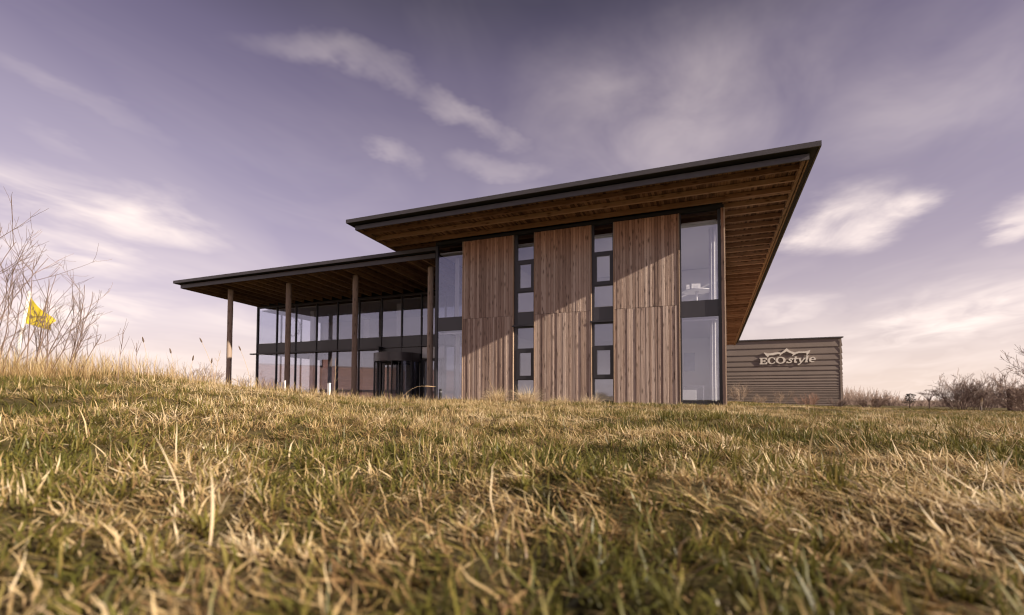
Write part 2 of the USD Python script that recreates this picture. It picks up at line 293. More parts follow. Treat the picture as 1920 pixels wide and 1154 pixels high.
def ground_mat():
    n = {'g': ('geometry', {}), 'n': ('noise_texture', {'scale': 5.0, 'detail': 8.0, 'roughness': 0.7}), 'n2': ('noise_texture', {'scale': 0.6, 'detail': 4.0}),
         'ad': ('math', {'math_type': 'multiply_add', 'value2': 0.6}), 'hf': ('math', {'math_type': 'multiply', 'value2': 0.45}),
         'r': ('rgb_ramp', {'ramp': [(0.25, (0.030, 0.024, 0.013)), (0.45, (0.075, 0.062, 0.026)), (0.6, (0.13, 0.10, 0.045)), (0.8, (0.21, 0.155, 0.08))]}),
         'p': ('principled_bsdf', {'roughness': 0.95, 'specular_ior_level': 0.1}), 'b': ('bump', {'strength': 0.7, 'distance': 0.03})}
    l = [('g.position', 'n.vector'), ('g.position', 'n2.vector'), ('n.fac', 'ad.value1'), ('n2.fac', 'hf.value1'), ('hf.value', 'ad.value3'), ('ad.value', 'r.fac'), ('r.color', 'p.base_color'), ('n.fac', 'b.height'), ('b.normal', 'p.normal')]
    return mat('turf_soil', n, l)
M['soil'] = ground_mat()

# ------------------------------------------------------------------ ground: a low field that rises to a bank on the left and falls away on the right
ANG = np.array([-180, -110, -80, -68, -60, -52.5, -45, -37.7, -30, -19.3, 0, 13, 24, 45, 70, 180.])
ELV = np.array([-.02, .015, .040, .039, .043, .027, .014, .0015, -.0005, -.003, -.0075, -.0165, -.0215, -.024, -.025, -.02])
RC = np.array([11, 11, 11, 11, 11, 11, 11.5, 12.5, 14, 16, 22, 30, 30, 30, 25, 11.])
FAR = np.array([-1, -.8, -.6, -.5, -.5, -.5, -.5, -.4, -.3, -.25, -.5, -.75, -1.0, -1.1, -1.2, -1.])
def smooth01(t): t = np.clip(t, 0, 1); return t * t * (3 - 2 * t)
def ground_z(x, y, bumps=True):
    x, y = np.asarray(x, float), np.asarray(y, float)
    r = np.hypot(x, y); a = np.degrees(np.arctan2(x, y))
    e, rc, fa = np.interp(a, ANG, ELV), np.interp(a, ANG, RC), np.interp(a, ANG, FAR)
    crest = e * rc - 0.10
    t = np.clip((r - 0.6) / (rc - 0.6), 0, 1)
    near = -0.205 + (crest + 0.205) * (0.5 * t + 0.5 * smooth01(t))
    out = crest + (fa - crest) * smooth01((r - rc) / np.where(a < -30, 14.0, 40.0))
    h = np.where(r < rc, near, out)
    # the levelled plot that the building stands on
    w = smooth01((y - 17.3) / 1.2) * smooth01((x + 34) / 2.5) * smooth01((6.5 - x) / 4.0) * smooth01((66 - y) / 6.0)
    h = h + (-0.24 - h) * w
    if bumps:
        p = np.stack([x, y, np.zeros_like(x)], -1)
        k = smooth01((r - 0.25) / 0.9)
        h = h + k * (0.11 * (meshkit.fbm(p / 1.1, 3, 3) - 0.5) + 0.085 * (meshkit.fbm(p / 0.36, 3, 8) - 0.5)) * np.where(r > 60, 0.3, 1) * (1 - 0.7 * w)
        h = h + smooth01((r - 5) / 6) * (1 - smooth01((r - 34) / 20)) * 0.10 * (meshkit.fbm(p / 4.5, 2, 21) - 0.5) * (1 - w)
    return h + H

def build_ground():
    rs = np.concatenate([[0.0], np.geomspace(0.12, 45, 190), np.geomspace(50, 6000, 34)])
    th = np.concatenate([np.linspace(-100, 60, 320), np.linspace(60, 260, 61)[1:-1]])
    tr = np.radians(th)
    R_, A_ = np.meshgrid(rs, tr, indexing='ij')
    X_, Y_ = R_ * np.sin(A_), R_ * np.cos(A_)
    Z_ = ground_z(X_, Y_)
    v = np.stack([X_, Y_, Z_], -1).reshape(-1, 3); n = len(tr); f = []
    i = np.arange(len(rs) - 1)[:, None]; j = np.arange(n)[None]
    a, b, c, d = i * n + j, i * n + (j + 1) % n, (i + 1) * n + (j + 1) % n, (i + 1) * n + j
    f = np.concatenate([np.stack([a, d, c], -1).reshape(-1, 3), np.stack([a, c, b], -1).reshape(-1, 3)])
    return trimesh.Trimesh(v, f, process=False)
g = obj('ground', build_ground(), 'soil', smooth=True)
tag(g, 'rough field rising to a bank on the left', None, kind='structure')

# ------------------------------------------------------------------ office building
rng = np.random.default_rng(11)
D = 19.0                     # front face of the timber block
FLOOR = -0.12 + H
office = thing('office_building', 'two storey timber and glass office block with wide overhanging flat roofs', 'office building')
def P(name, mesh, mat_, parent=None, smooth=False, tone=None): return obj(name, mesh, mat_, office if parent is None else parent, smooth, rng.random() if tone is None else tone)
zc = lambda z: z + H

def plank_mesh(x0, x1, yf, z0, z1, proud, th=0.022):
    """a board with chamfered front edges"""
    c = 0.006; yb = yf + th; f_ = yf - proud
    sec = lambda z: np.array([[x0, yb, z], [x0, f_ + c, z], [x0 + c, f_, z], [x1 - c, f_, z], [x1, f_ + c, z], [x1, yb, z]])
    m_ = loft([sec(z0), sec(z1)]); m_.fix_normals(); return m_

PANELS = [(-9.99, -7.56), (-6.64, -4.22), (-3.35, -0.895)]
ZT, ZJ, ZB = 6.97, 3.52, -0.30
for (x0, x1) in PANELS:
    back = P('timber_panel', bx(x0 + 0.03, x1 - 0.03, D + 0.024, D + 0.20, zc(ZB), zc(ZT - 0.01)), 'gap')
    for s_, (z0, z1) in enumerate(((ZB, ZJ - 0.006), (ZJ + 0.006, ZT))):
        x = x0 + 0.035
        while x < x1 - 0.06:
            w = rng.choice([0.085, 0.10, 0.115, 0.13], p=[.2, .3, .3, .2])
            w = min(w, x1 - 0.035 - x)
            if w < 0.03: break
            P('plank', plank_mesh(x + 0.0035, x + w - 0.0035, D, zc(z0 + rng.uniform(-.002, .002)), zc(z1), rng.choice([0.0, 0.004, 0.010, 0.017])), 'larch', back)
            x += w
    for xe in (x0, x1 - 0.033):
        P('edge_board', bx(xe, xe + 0.033, D - 0.032, D + 0.20, zc(ZB), zc(ZT)), 'larch_edge', back)

def ring(x0, x1, y0, y1, z0, z1, w, wt=None, wb=None):
    """a window frame as one mesh: four bars"""
    wt = w if wt is None else wt; wb = w if wb is None else wb
    return cat_m([bx(x0, x0 + w, y0, y1, z0, z1), bx(x1 - w, x1, y0, y1, z0, z1), bx(x0 + w, x1 - w, y0, y1, z1 - wt, z1), bx(x0 + w, x1 - w, y0, y1, z0, z0 + wb)])

def pane(x0, x1, y, z0, z1, parent, m_='glass'):
    return P('pane', bx(x0, x1, y, y + 0.012, z0, z1), m_, parent)

yw = D + 0.085               # window plane
for bi, (x0, x1) in enumerate(((-7.56, -6.64), (-4.22, -3.35))):
    x0 += 0.004; x1 -= 0.004
    fr = P('window', cat_m([bx(x0, x0 + 0.15 if bi == 0 else x0 + 0.09, yw - 0.03, yw + 0.07, zc(ZB), zc(ZT)), bx(x1 - 0.04, x1, yw - 0.03, yw + 0.07, zc(ZB), zc(ZT))]), 'frame')
    xi0, xi1 = x0 + (0.15 if bi == 0 else 0.09), x1 - 0.04
    for z0, z1, sash in ((3.68, 4.50, 0), (4.56, 5.81, 1), (5.87, 6.95, 0), (ZB + 0.02, 0.80, 0), (0.86, 2.06, 1), (2.12, 2.98, 0)):
        if sash:
            sh = P('sash', ring(xi0 - 0.02, xi1 + 0.02, yw - 0.055, yw + 0.03, zc(z0 - 0.03), zc(z1 + 0.03), 0.125, 0.15, 0.15), 'frame', fr)
            P('pane', bx(xi0 + 0.10, xi1 - 0.10, yw + 0.0, yw + 0.012, zc(z0 + 0.11), zc(z1 - 0.11)), 'glass', fr)
        else:
            pane(xi0, xi1, yw + 0.02, zc(z0), zc(z1), fr)
    for z in (4.53, 5.84, 0.83, 2.09):
        P('transom', bx(xi0, xi1, yw - 0.028, yw + 0.068, zc(z - 0.035), zc(z + 0.035)), 'frame', fr)
    P('spandrel_panel', bx(xi0, xi1, yw - 0.02, yw + 0.05, zc(3.13), zc(3.66)), 'spandrel', fr)
    P('sill_rail', bx(x0 - 0.05, x1 + 0.004, D - 0.06, yw + 0.06, zc(3.045), zc(3.105)), 'frame', fr)
    P('head_rail', bx(xi0, xi1, yw - 0.024, yw + 0.05, zc(2.99), zc(3.04)), 'frame', fr)

def corner_window(x0, x1, left):
    lo, hi = (x0 + 0.11, x1 - 0.03) if left else (x0 + 0.05, x1 - 0.10)
    fr = P('corner_window', cat_m([bx(x0, lo, yw - 0.06, yw + 0.09, zc(ZB), zc(ZT)), bx(hi, x1, yw - 0.06, yw + 0.09, zc(ZB), zc(ZT))]), 'frame')
    pane(lo, hi, yw, zc(3.665), zc(6.93), fr); pane(lo, hi, yw, zc(-0.04), zc(3.045), fr)
    P('spandrel_panel', bx(lo, hi, yw - 0.02, yw + 0.05, zc(3.05), zc(3.66)), 'spandrel', fr)
    P('bottom_rail', bx(lo, hi, yw - 0.03, yw + 0.06, zc(ZB), zc(-0.045)), 'frame', fr)
    P('blind_box', bx(lo + 0.02, hi - 0.04, yw + 0.14, yw + 0.20, zc(6.60), zc(6.655)), 'white', fr)
    P('blind_box', bx(lo + 0.02, hi - 0.04, yw + 0.14, yw + 0.20, zc(2.93), zc(2.985)), 'white', fr)
    if not left:
        P('blind_guide', bx(hi - 0.10, hi - 0.07, yw + 0.14, yw + 0.18, zc(3.7), zc(6.60)), 'white', fr)
    return fr
corner_window(-11.40, -9.994, True)
corner_window(-0.89, 0.525, False)
# right-hand corner: timber edge of the side wall, and the side walls themselves
side = P('side_wall', cat_m([bx(0.56, 0.66, 25.0, 58.0, zc(-0.5), zc(5.55)), bx(0.56, 0.66, D + 0.125, 25.0, zc(3.08), zc(3.66)), bx(0.56, 0.66, D + 0.125, 25.0, zc(-0.6), zc(-0.02))]), 'frame')
P('corner_board', bx(0.535, 0.625, D - 0.03, D + 0.12, zc(ZB), zc(ZT)), 'larch', side, tone=0.35)
P('corner_board', bx(0.627, 0.672, D - 0.045, D + 0.12, zc(ZB), zc(ZT)), 'larch_edge', side)
for (ya, yb) in ((D + 0.2, 21.0), (21.08, 23.0), (23.08, 24.99)):
    P('pane', bx(0.60, 0.612, ya, yb, zc(3.665), zc(6.6)), 'clear', side); P('pane', bx(0.60, 0.612, ya, yb, zc(-0.015), zc(3.075)), 'clear', side)
    P('mullion', bx(0.57, 0.65, yb, yb + 0.07, zc(-0.015), zc(3.075)), 'frame', side); P('mullion', bx(0.57, 0.65, yb, yb + 0.07, zc(3.665), zc(6.6)), 'frame', side)
yk = 25.1
while yk < 57.5:
    wk = float(rng.choice([0.10, 0.12, 0.14])) * (1 if yk < 26 else 3)
    P('plank', bx(0.662, 0.685 + rng.choice([0, .01]), yk, yk + wk - 0.008, zc(-0.45), zc(5.6)), 'larch', side); yk += wk
P('side_wall_upper', bx(0.56, 0.655, 25.1, 58.0, zc(5.62), zc(5.9)), 'gap', side)
lw = P('side_wall', cat_m([bx(-11.38, -11.30, 22.6, 58.0, zc(-0.5), zc(5.9))]), 'frame')
P('pane', bx(-11.385, -11.373, D + 0.2, 22.55, zc(-0.04), zc(3.045)), 'glass', lw)
P('pane', bx(-11.385, -11.373, D + 0.2, 22.55, zc(3.665), zc(6.6)), 'glass', lw)
P('spandrel_panel', bx(-11.40, -11.34, D + 0.2, 22.55, zc(3.05), zc(3.66)), 'spandrel', lw)
P('mullion', bx(-11.41, -11.34, 20.85, 20.92, zc(-0.3), zc(6.8)), 'frame', lw)
P('top_band', bx(-11.38, 0.64, D - 0.01, D + 0.5, zc(6.985), zc(7.11)), 'gap')
P('back_wall', bx(-11.3, 0.56, 57.8, 58.0, zc(-0.5), zc(5.9)), 'frame')
P('plinth', bx(-11.40, 0.66, D + 0.055, 20.0, zc(-0.75), zc(-0.305)), 'frame')

# rooms behind the windows
P('floor_slab', bx(-11.29, 0.55, D + 0.2, 30.0, zc(-0.30), zc(-0.055)), 'carpet')
P('floor_slab', bx(-11.29, 0.55, D + 0.22, 30.0, zc(3.10), zc(3.62)), 'ceil')
P('ceiling', bx(-11.29, 0.55, D + 0.32, 30.0, zc(6.60), zc(6.66)), 'ceil')
P('inner_wall', bx(-11.29, 0.55, 26.0, 26.12, zc(-0.05), zc(6.58)), 'wall')
for xw in (-8.8,):
    P('partition', bx(xw, xw + 0.1, D + 0.9, 26.0, zc(-0.05), zc(3.09)), 'wall'); P('partition', bx(xw, xw + 0.1, D + 0.9, 26.0, zc(3.63), zc(6.59)), 'wall')

# ---- roofs (both fall gently to the back)
SL = 0.0308
def roof(name, xl, xr, y0, y1, ztop, fr_h=0.155, gap_h=0.10, low_h=0.135, label=None):
    """slab with a two-step metal fascia; every height follows the fall"""
    zf = lambda y, dz: zc(ztop - dz - SL * (y - y0))
    def slab(a, b, c, d, t0, t1):
        v = [(a, c, zf(c, t0)), (b, c, zf(c, t0)), (b, d, zf(d, t0)), (a, d, zf(d, t0)), (a, c, zf(c, t1)), (b, c, zf(c, t1)), (b, d, zf(d, t1)), (a, d, zf(d, t1))]
        m_ = trimesh.Trimesh(v, [[0, 1, 2], [0, 2, 3], [4, 6, 5], [4, 7, 6], [0, 4, 5], [0, 5, 1], [1, 5, 6], [1, 6, 2], [2, 6, 7], [2, 7, 3], [3, 7, 4], [3, 4, 0]], process=False)
        m_.fix_normals(); return m_
    r = P(name, slab(xl + 0.05, xr - 0.05, y0 + 0.05, y1 - 0.05, 0.012, 0.120), 'roofing')
    if label: tag(r, label)
    t = 0.048
    P('fascia', slab(xl, xr, y0, y0 + t, 0, fr_h), 'zinc', r)
    P('fascia', slab(xl, xl + t, y0 + t, y1, 0.0005, fr_h), 'zinc', r); P('fascia', slab(xr - t, xr, y0 + t, y1, 0.0005, fr_h), 'zinc', r)
    i = 0.27
    lo0, lo1 = fr_h + gap_h, fr_h + gap_h + low_h
    P('lower_fascia', slab(xl + i, xr - i, y0 + i, y0 + i + t, lo0 - 0.045, lo1), 'zinc', r)
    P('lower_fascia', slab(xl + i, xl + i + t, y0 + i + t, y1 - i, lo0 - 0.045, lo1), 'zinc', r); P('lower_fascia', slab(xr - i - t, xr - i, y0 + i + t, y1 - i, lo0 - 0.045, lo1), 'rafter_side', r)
    P('eaves_board', slab(xl + 0.06, xr - 0.06, y0 + 0.06, y1 - 0.06, 0.125, 0.148), 'gap', r)
    return r, zf, slab

Y0U, XLU, XRU, ZRU, Y1U = 16.39, -14.255, 3.21, 7.643, 58.7
up, zfu, slabu = roof('upper_roof', XLU, XRU, Y0U, Y1U, ZRU, label='upper roof with deep brown timber soffit')
# soffit boards: individually in the corner that the photograph shows close, joined beyond
xs = []; x = XLU + 0.33
while x < XRU - 0.33:
    xs.append(x); x += rng.uniform(0.085, 0.11)
xs.append(XRU - 0.33)
far_boards, tones = [], []
for a, b in zip(xs[:-1], xs[1:]):
    dz = rng.uniform(0.182, 0.204)
    if a > -2.0:
        P('soffit_board', slabu(a + 0.004, b - 0.004, Y0U + 0.33, D - 0.02 if b < 0.64 else 31.0, dz, dz + 0.02), 'soffit', up)
    else:
        q = slabu(a + 0.004, b - 0.004, Y0U + 0.33, D - 0.02 if a > -11.6 else 24.0, dz, dz + 0.02); far_boards.append(q); tones.append(np.full(len(q.vertices), rng.random()))
q = slabu(0.66, XRU - 0.33, 31.0, Y1U - 0.4, 0.195, 0.215); far_boards.append(q); tones.append(np.full(len(q.vertices), 0.5))
o = P('soffit_lining', cat_m(far_boards), 'soffit', up, tone=np.concatenate(tones)); tag(o, kind='stuff')
# rafters, parallel with the front
k = 0; y = Y0U + 0.86
BZ0, BZ1 = 0.228, 0.395
while y < Y1U - 0.6:
    if y < D - 0.25:
        P('rafter', slabu(XLU + 0.33, XRU - 0.46, y - 0.045, y + 0.045, BZ0, BZ1), 'rafter', up)
    else:
        P('rafter', slabu(0.69, XRU - 0.46, y - 0.045, y + 0.045, BZ0, BZ1), 'rafter', up)
        if y < 25: P('rafter', slabu(XLU + 0.33, -11.42, y - 0.045, y + 0.045, BZ0, BZ1), 'rafter', up)
    y += 0.775
P('rafter', slabu(XLU + 0.33, XRU - 0.46, D - 0.13, D - 0.03, BZ0, BZ1), 'rafter', up)
P('edge_rafter', slabu(XRU - 0.455, XRU - 0.36, Y0U + 0.33, Y1U - 0.4, BZ0, BZ1 + 0.004), 'rafter_side', up)
P('edge_rafter', slabu(XLU + 0.33 - 0.01, XLU + 0.33 + 0.0, Y0U + 0.33, 30, BZ0, BZ1 - 0.01), 'rafter_side', up)

Y0L, XLL, ZRL, Y1L = 19.2, -29.56, 7.0, 40.0
lowr, zfl, slabl = roof('lower_roof', XLL, -11.42, Y0L, Y1L, ZRL, 0.165, 0.09, 0.165, label='lower roof over the glazed wing')
x = XLL + 0.33; bl, tn = [], []
while x < -11.8:
    w = rng.uniform(0.085, 0.12); q = slabl(x, x + w - 0.008, Y0L + 0.33, 24.8, 0.175, 0.195); bl.append(q); tn.append(np.full(len(q.vertices), rng.random() * 0.8)); x += w
tag(P('soffit_lining', cat_m(bl), 'soffit', lowr, tone=np.concatenate(tn)), kind='stuff')
x = -28.9
while x < -11.9:
    P('rafter', slabl(x - 0.045, x + 0.045, Y0L + 0.33, 24.78, 0.20, 0.42), 'rafter_side', lowr); x += 0.785
P('edge_rafter', slabl(XLL + 0.335, XLL + 0.40, Y0L + 0.33, 36.0, 0.20, 0.425), 'rafter_side', lowr)

# round timber posts carrying the lower roof
for px in (-26.62, -21.98, -17.29, -12.67):
    zt = zfl(20.7, 0.425)
    zz = np.linspace(zc(-0.6), zt, 12); rr = 0.148 + 0.004 * np.sin(zz * 3 + px)
    P('timber_post', tube([(px, 20.705, z) for z in zz], rr, 14), 'post', smooth=40)

# ---- glazed wing
YG = 24.89; XGL = -29.26
gw = P('glazed_wall', cat_m([bx(XGL - 0.04, XGL + 0.07, YG - 0.05, YG + 0.10, zc(-0.5), zfl(YG, 0.43)), bx(XGL + 0.07, -11.5, YG - 0.02, YG + 0.10, zfl(YG, 0.55), zfl(YG, 0.43))]), 'frame')
MUL = [-29.26, -27.44, -25.72, -23.92, -22.18, -20.46, -18.74, -17.24, -15.84, -14.2, -12.8, -11.45]
for i_, (a, b) in enumerate(zip(MUL[:-1], MUL[1:])):
    zt = zfl(YG, 0.55)
    P('pane', bx(a + 0.03, b - 0.03, YG + 0.02, YG + 0.032, zc(3.83), zt), 'glass2', gw)
    P('spandrel_panel', bx(a + 0.012, b - 0.012, YG + 0.0, YG + 0.05, zc(3.14), zc(3.80)), 'spandrel', gw)
    if a < -18.8: P('pane', bx(a + 0.03, b - 0.03, YG + 0.02, YG + 0.032, zc(-0.30), zc(3.02)), 'glass2', gw)
    elif a < -15.9: P('spandrel_panel', bx(a + 0.012, b - 0.012, YG + 0.0, YG + 0.05, zc(2.72), zc(3.10)), 'spandrel', gw)
    if i_: P('mullion', bx(a - 0.035, a + 0.035, YG - 0.045, YG + 0.09, zc(3.12) if -18.7 < a < -15.9 else zc(-0.4), zt), 'frame', gw)
P('canopy_rail', bx(XGL - 0.35, -18.70, YG - 0.30, YG - 0.06, zc(3.03), zc(3.11)), 'frame', gw)
P('canopy_rail_end', bx(-18.82, -18.66, YG - 0.36, YG - 0.055, zc(2.98), zc(3.21)), 'frame', gw)
P('white_rail', bx(XGL + 0.1, -24.0, YG + 0.25, YG + 0.31, zc(6.13), zc(6.20)), 'white', gw)
# left end wall of the wing, mostly glass, and its back wall
ew = P('end_wall', cat_m([bx(XGL - 0.04, XGL + 0.05, y_, y_ + 0.09, zc(-0.5), zc(6.3)) for y_ in (26.9, 28.8, 30.9)] + [bx(XGL - 0.035, XGL + 0.045, YG + 0.1, 31.0, zc(3.1), zc(3.75))]), 'frame')
for (a, b) in ((YG + 0.11, 26.89), (27.0, 28.79), (28.9, 30.89)):
    P('pane', bx(XGL - 0.006, XGL + 0.006, a, b, zc(3.76), zc(6.2)), 'glass2', ew); P('pane', bx(XGL - 0.006, XGL + 0.006, a, b, zc(-0.3), zc(3.09)), 'glass2', ew)
P('inner_wall', bx(XGL, -11.4, 31.0, 31.15, zc(-0.3), zc(6.3)), 'wall')
P('floor_slab', bx(XGL + 0.06, -11.5, YG + 0.12, 31.0, zc(-0.60), zc(-0.31)), 'carpet')
P('floor_slab', bx(XGL + 0.06, -11.5, YG + 0.12, 31.0, zc(3.14), zc(3.72)), 'ceil')
P('ceiling', bx(XGL + 0.06, -11.5, YG + 0.32, 31.0, zc(6.14), zc(6.19)), 'ceil')
for xw in (-25.6, -21.6, -18.4):
    P('inner_column', trimesh.util.concatenate([bx(xw - 0.16, xw + 0.16, 26.2, 26.52, zc(-0.3), zc(3.13)), bx(xw - 0.16, xw + 0.16, 26.2, 26.52, zc(3.73), zc(6.13))]), 'white')

# ---- revolving door drum beside the entrance door
cx, cy, rd = -17.25, 24.55, 1.42
def arc_wall(r0, r1, a0, a1, z0, z1, n=18):
    th = np.linspace(a0, a1, n)
    secs = [np.array([[cx + r0 * math.cos(t), cy + r0 * math.sin(t), z0], [cx + r1 * math.cos(t), cy + r1 * math.sin(t), z0], [cx + r1 * math.cos(t), cy + r1 * math.sin(t), z1], [cx + r0 * math.cos(t), cy + r0 * math.sin(t), z1]]) for t in th]
    m_ = loft(secs); m_.fix_normals(); return m_
cyl = trimesh.creation.cylinder(rd, 0.50, sections=48); cyl.apply_translation([cx, cy, zc(2.44)])
dr = P('revolving_door', cyl, 'drum', smooth=40)
for a0, a1 in ((3.25, 3.95), (5.50, 6.20)):
    P('curved_pane', arc_wall(rd - 0.06, rd - 0.045, a0, a1, zc(-0.28), zc(2.18)), 'clear', dr, smooth=40)
    for aa in (a0, a1):
        P('door_frame', arc_wall(rd - 0.11, rd + 0.0, aa - 0.035, aa + 0.035, zc(-0.3), zc(2.185), 4), 'frame', dr)
for q_ in range(3):
    a = 0.5 + q_ * 2 * PI / 3 + 0.35
    ca, sa = math.cos(a), math.sin(a)
    def leaf(r0, r1, z0, z1, t):
        m_ = bx(r0, r1, -t, t, z0, z1); m_.apply_transform(trimesh.transformations.rotation_matrix(a, [0, 0, 1])); m_.apply_translation([cx, cy, 0]); return m_
    P('door_leaf', cat_m([leaf(0.05, 0.12, zc(-0.27), zc(2.17), 0.03), leaf(1.16, 1.26, zc(-0.27), zc(2.17), 0.03), leaf(0.12, 1.16, zc(2.05), zc(2.17), 0.03), leaf(0.12, 1.16, zc(-0.27), zc(0.0), 0.03)]), 'frame', dr)
    P('leaf_pane', leaf(0.12, 1.16, zc(0.0), zc(2.05), 0.006), 'clear', dr)
P('dark_screen', bx(-16.02, -15.92, 24.0, YG - 0.06, zc(-0.3), zc(2.7)), 'frame', dr)
ed = P('entrance_door', ring(-15.80, -14.45, YG - 0.04, YG + 0.06, zc(-0.3), zc(2.36), 0.13), 'frame')
P('pane', bx(-15.67, -14.58, YG, YG + 0.012, zc(-0.17), zc(2.23)), 'glass2', ed)
P('transom_panel', bx(-15.76, -14.24, YG - 0.01, YG + 0.03, zc(2.42), zc(3.08)), 'white', ed)
P('handle', tube([(-15.60, YG - 0.05, zc(0.85)), (-15.60, YG - 0.09, zc(0.87)), (-15.60, YG - 0.09, zc(1.25)), (-15.60, YG - 0.05, zc(1.27))], 0.02, 6), 'steel', ed)
P('pane', bx(-14.17, -12.83, YG + 0.02, YG + 0.032, zc(-0.3), zc(3.02)), 'glass2', gw); P('pane', bx(-12.77, -11.5, YG + 0.02, YG + 0.032, zc(-0.3), zc(3.02)), 'glass2', gw)

# ------------------------------------------------------------------ things behind the glass
def furnish():
    t = thing('round_table', 'white round pedestal table behind the upper right corner window', 'table', (-0.34, 20.75, zc(3.62)))
    top = trimesh.creation.cylinder(0.56, 0.03, sections=40); top.apply_translation([0, 0, 0.735]); obj('tabletop', top, 'white', t, 30)
    ft = trimesh.creation.cylinder(0.3, 0.02, sections=32); ft.apply_translation([0, 0, 0.01]); obj('base', ft, 'white', t, 30)
    obj('pedestal', tube([(0, 0, 0.02), (0, 0, 0.10), (0, 0, 0.60), (0, 0, 0.72)], [0.12, 0.045, 0.04, 0.10], 16), 'white', t, 30)
    for k_, (x_, y_, w_, d_, h_, lb) in enumerate(((-0.66, 20.6, 0.13, 0.04, 0.24, 'narrow white folder standing on the left of the round table'), (-0.37, 20.68, 0.34, 0.12, 0.27, 'wide white box file standing on the round table'))):
        o_ = thing('box_file', lb, 'box file', (x_, y_, zc(3.62) + 0.751), 0.25)
        obj('case', bx(-w_ / 2, w_ / 2, -d_ / 2, d_ / 2, 0, h_), 'white', o_)
        obj('spine_label', bx(-w_ / 4, w_ / 4, -d_ / 2 - 0.004, -d_ / 2 - 0.001, h_ * .3, h_ * .7), 'ceil', o_)
    c_ = thing('white_cabinet', 'low white cabinet standing behind the lower right corner window', 'cabinet', (-0.66, 21.0, zc(-0.055)))
    obj('carcass', bx(-0.26, 0.26, 0, 0.4, 0.03, 0.45), 'white', c_); obj('door', bx(-0.25, 0.25, -0.02, -0.002, 0.04, 0.44), 'white', c_); obj('foot_rail', bx(-0.24, 0.24, 0.02, 0.38, 0, 0.03), 'grey', c_)
    d_ = thing('desk', 'thin dark desk top seen through the lower right corner window', 'desk', (-0.45, 22.0, zc(-0.055)))
    obj('desk_top', bx(-0.45, 0.35, 0, 0.7, 0.62, 0.65), 'grey', d_)
    for xx in (-0.42, 0.32):
        for yy in (0.05, 0.65): obj('leg', bx(xx - 0.02, xx + 0.02, yy - 0.02, yy + 0.02, 0, 0.618), 'steel', d_)
    p_ = thing('wall_picture', 'blue grey picture on the wall of the lower right room', 'picture', (-0.80, 25.95, zc(1.9)))
    obj('canvas', bx(-0.26, 0.26, 0, 0.03, -0.45, 0.45), 'picture', p_); obj('picture_frame', ring(-0.29, 0.29, -0.01, 0.035, -0.48, 0.48, 0.028), 'ceil', p_)
    def curtain(x_, y_, z0, z1, w_, lb, grp=None):
        n_ = 34; u = np.linspace(0, 1, n_)
        prof = np.stack([x_ + (u - 0.5) * w_, y_ + 0.035 * np.sin(u * w_ * 60) + 0.012 * np.sin(u * 17), np.zeros(n_)], 1)
        v = np.vstack([prof + [0, 0, z0], prof + [0, 0, z1], prof + [0, 0.006, z0], prof + [0, 0.006, z1]]); f = []
        for i in range(n_ - 1):
            f += [[i, i + 1, n_ + i + 1], [i, n_ + i + 1, n_ + i], [2 * n_ + i + 1, 2 * n_ + i, 3 * n_ + i], [2 * n_ + i + 1, 3 * n_ + i, 3 * n_ + i + 1]]
        o_ = obj('curtain', trimesh.Trimesh(v, f, process=False), 'curtain', None, True); tag(o_, lb, 'curtain')
    curtain(0.26, 19.95, zc(3.63), zc(6.58), 0.26, 'narrow white curtain at the right of the upper right corner window')
    curtain(0.26, 19.95, zc(-0.05), zc(3.0), 0.26, 'narrow white curtain at the right of the lower right corner window')
    curtain(-10.25, 19.8, zc(3.63), zc(6.58), 0.30, 'white curtain nearest the planks in the upper left corner window')
    curtain(-10.75, 19.9, zc(3.63), zc(6.58), 0.22, 'white curtain in the middle of the upper left corner window')
    curtain(-10.25, 19.8, zc(-0.05), zc(3.0), 0.30, 'white curtain nearest the planks in the lower left corner window')
    curtain(-10.7, 19.9, zc(-0.05), zc(3.0), 0.22, 'white curtain in the middle of the lower left corner window')
    for z_, lb in ((5.2, 'pale board on the wall behind the upper right corner window'), (1.9, 'pale board on the wall behind the lower right corner window')):
        o_ = thing('wall_board', lb, 'board', (-1.75, 23.2, zc(z_)))
        obj('panel', bx(-0.4, 0.4, 0, 0.03, -0.7, 0.75), 'white', o_); obj('rail', bx(-0.4, 0.4, -0.03, -0.002, -0.72, -0.69), 'steel', o_)
    o_ = thing('hanging_screen', 'pale projection screen in the upper floor of the glazed wing', 'screen', (-23.2, 28.6, zc(5.1)))
    obj('sheet', bx(-0.62, 0.62, 0, 0.02, -0.75, 0.62), 'white', o_); obj('case', bx(-0.68, 0.68, -0.05, 0.05, 0.62, 0.72), 'grey', o_)
    # ring lamp
    lp = thing('ring_lamp', 'round hanging lamp of white petals in the upper left of the glazed wing', 'lamp', (-27.3, 26.2, zc(5.05)))
    r_ = trimesh.creation.torus(0.62, 0.015, 40, 6); r_.apply_transform(trimesh.transformations.rotation_matrix(PI / 2, [1, 0, 0])); obj('hoop', r_, 'steel', lp, True)
    obj('cord', tube([(0, 0, 0.62), (0, 0, 1.08)], 0.008, 5), 'frame', lp)
    rr = np.random.default_rng(5); ps = []
    for k_ in range(54):
        a = rr.uniform(0, 2 * PI); q_ = 0.62 + rr.normal(0, 0.07); b = trimesh.creation.icosphere(0, rr.uniform(0.03, 0.055)); b.apply_scale([1, 0.4, 1.3]); b.apply_translation([q_ * math.cos(a), rr.normal(0, 0.06), q_ * math.sin(a)]); ps.append(b)
    tag(obj('petals', cat_m(ps), 'white', lp, True), kind='stuff')
furnish()

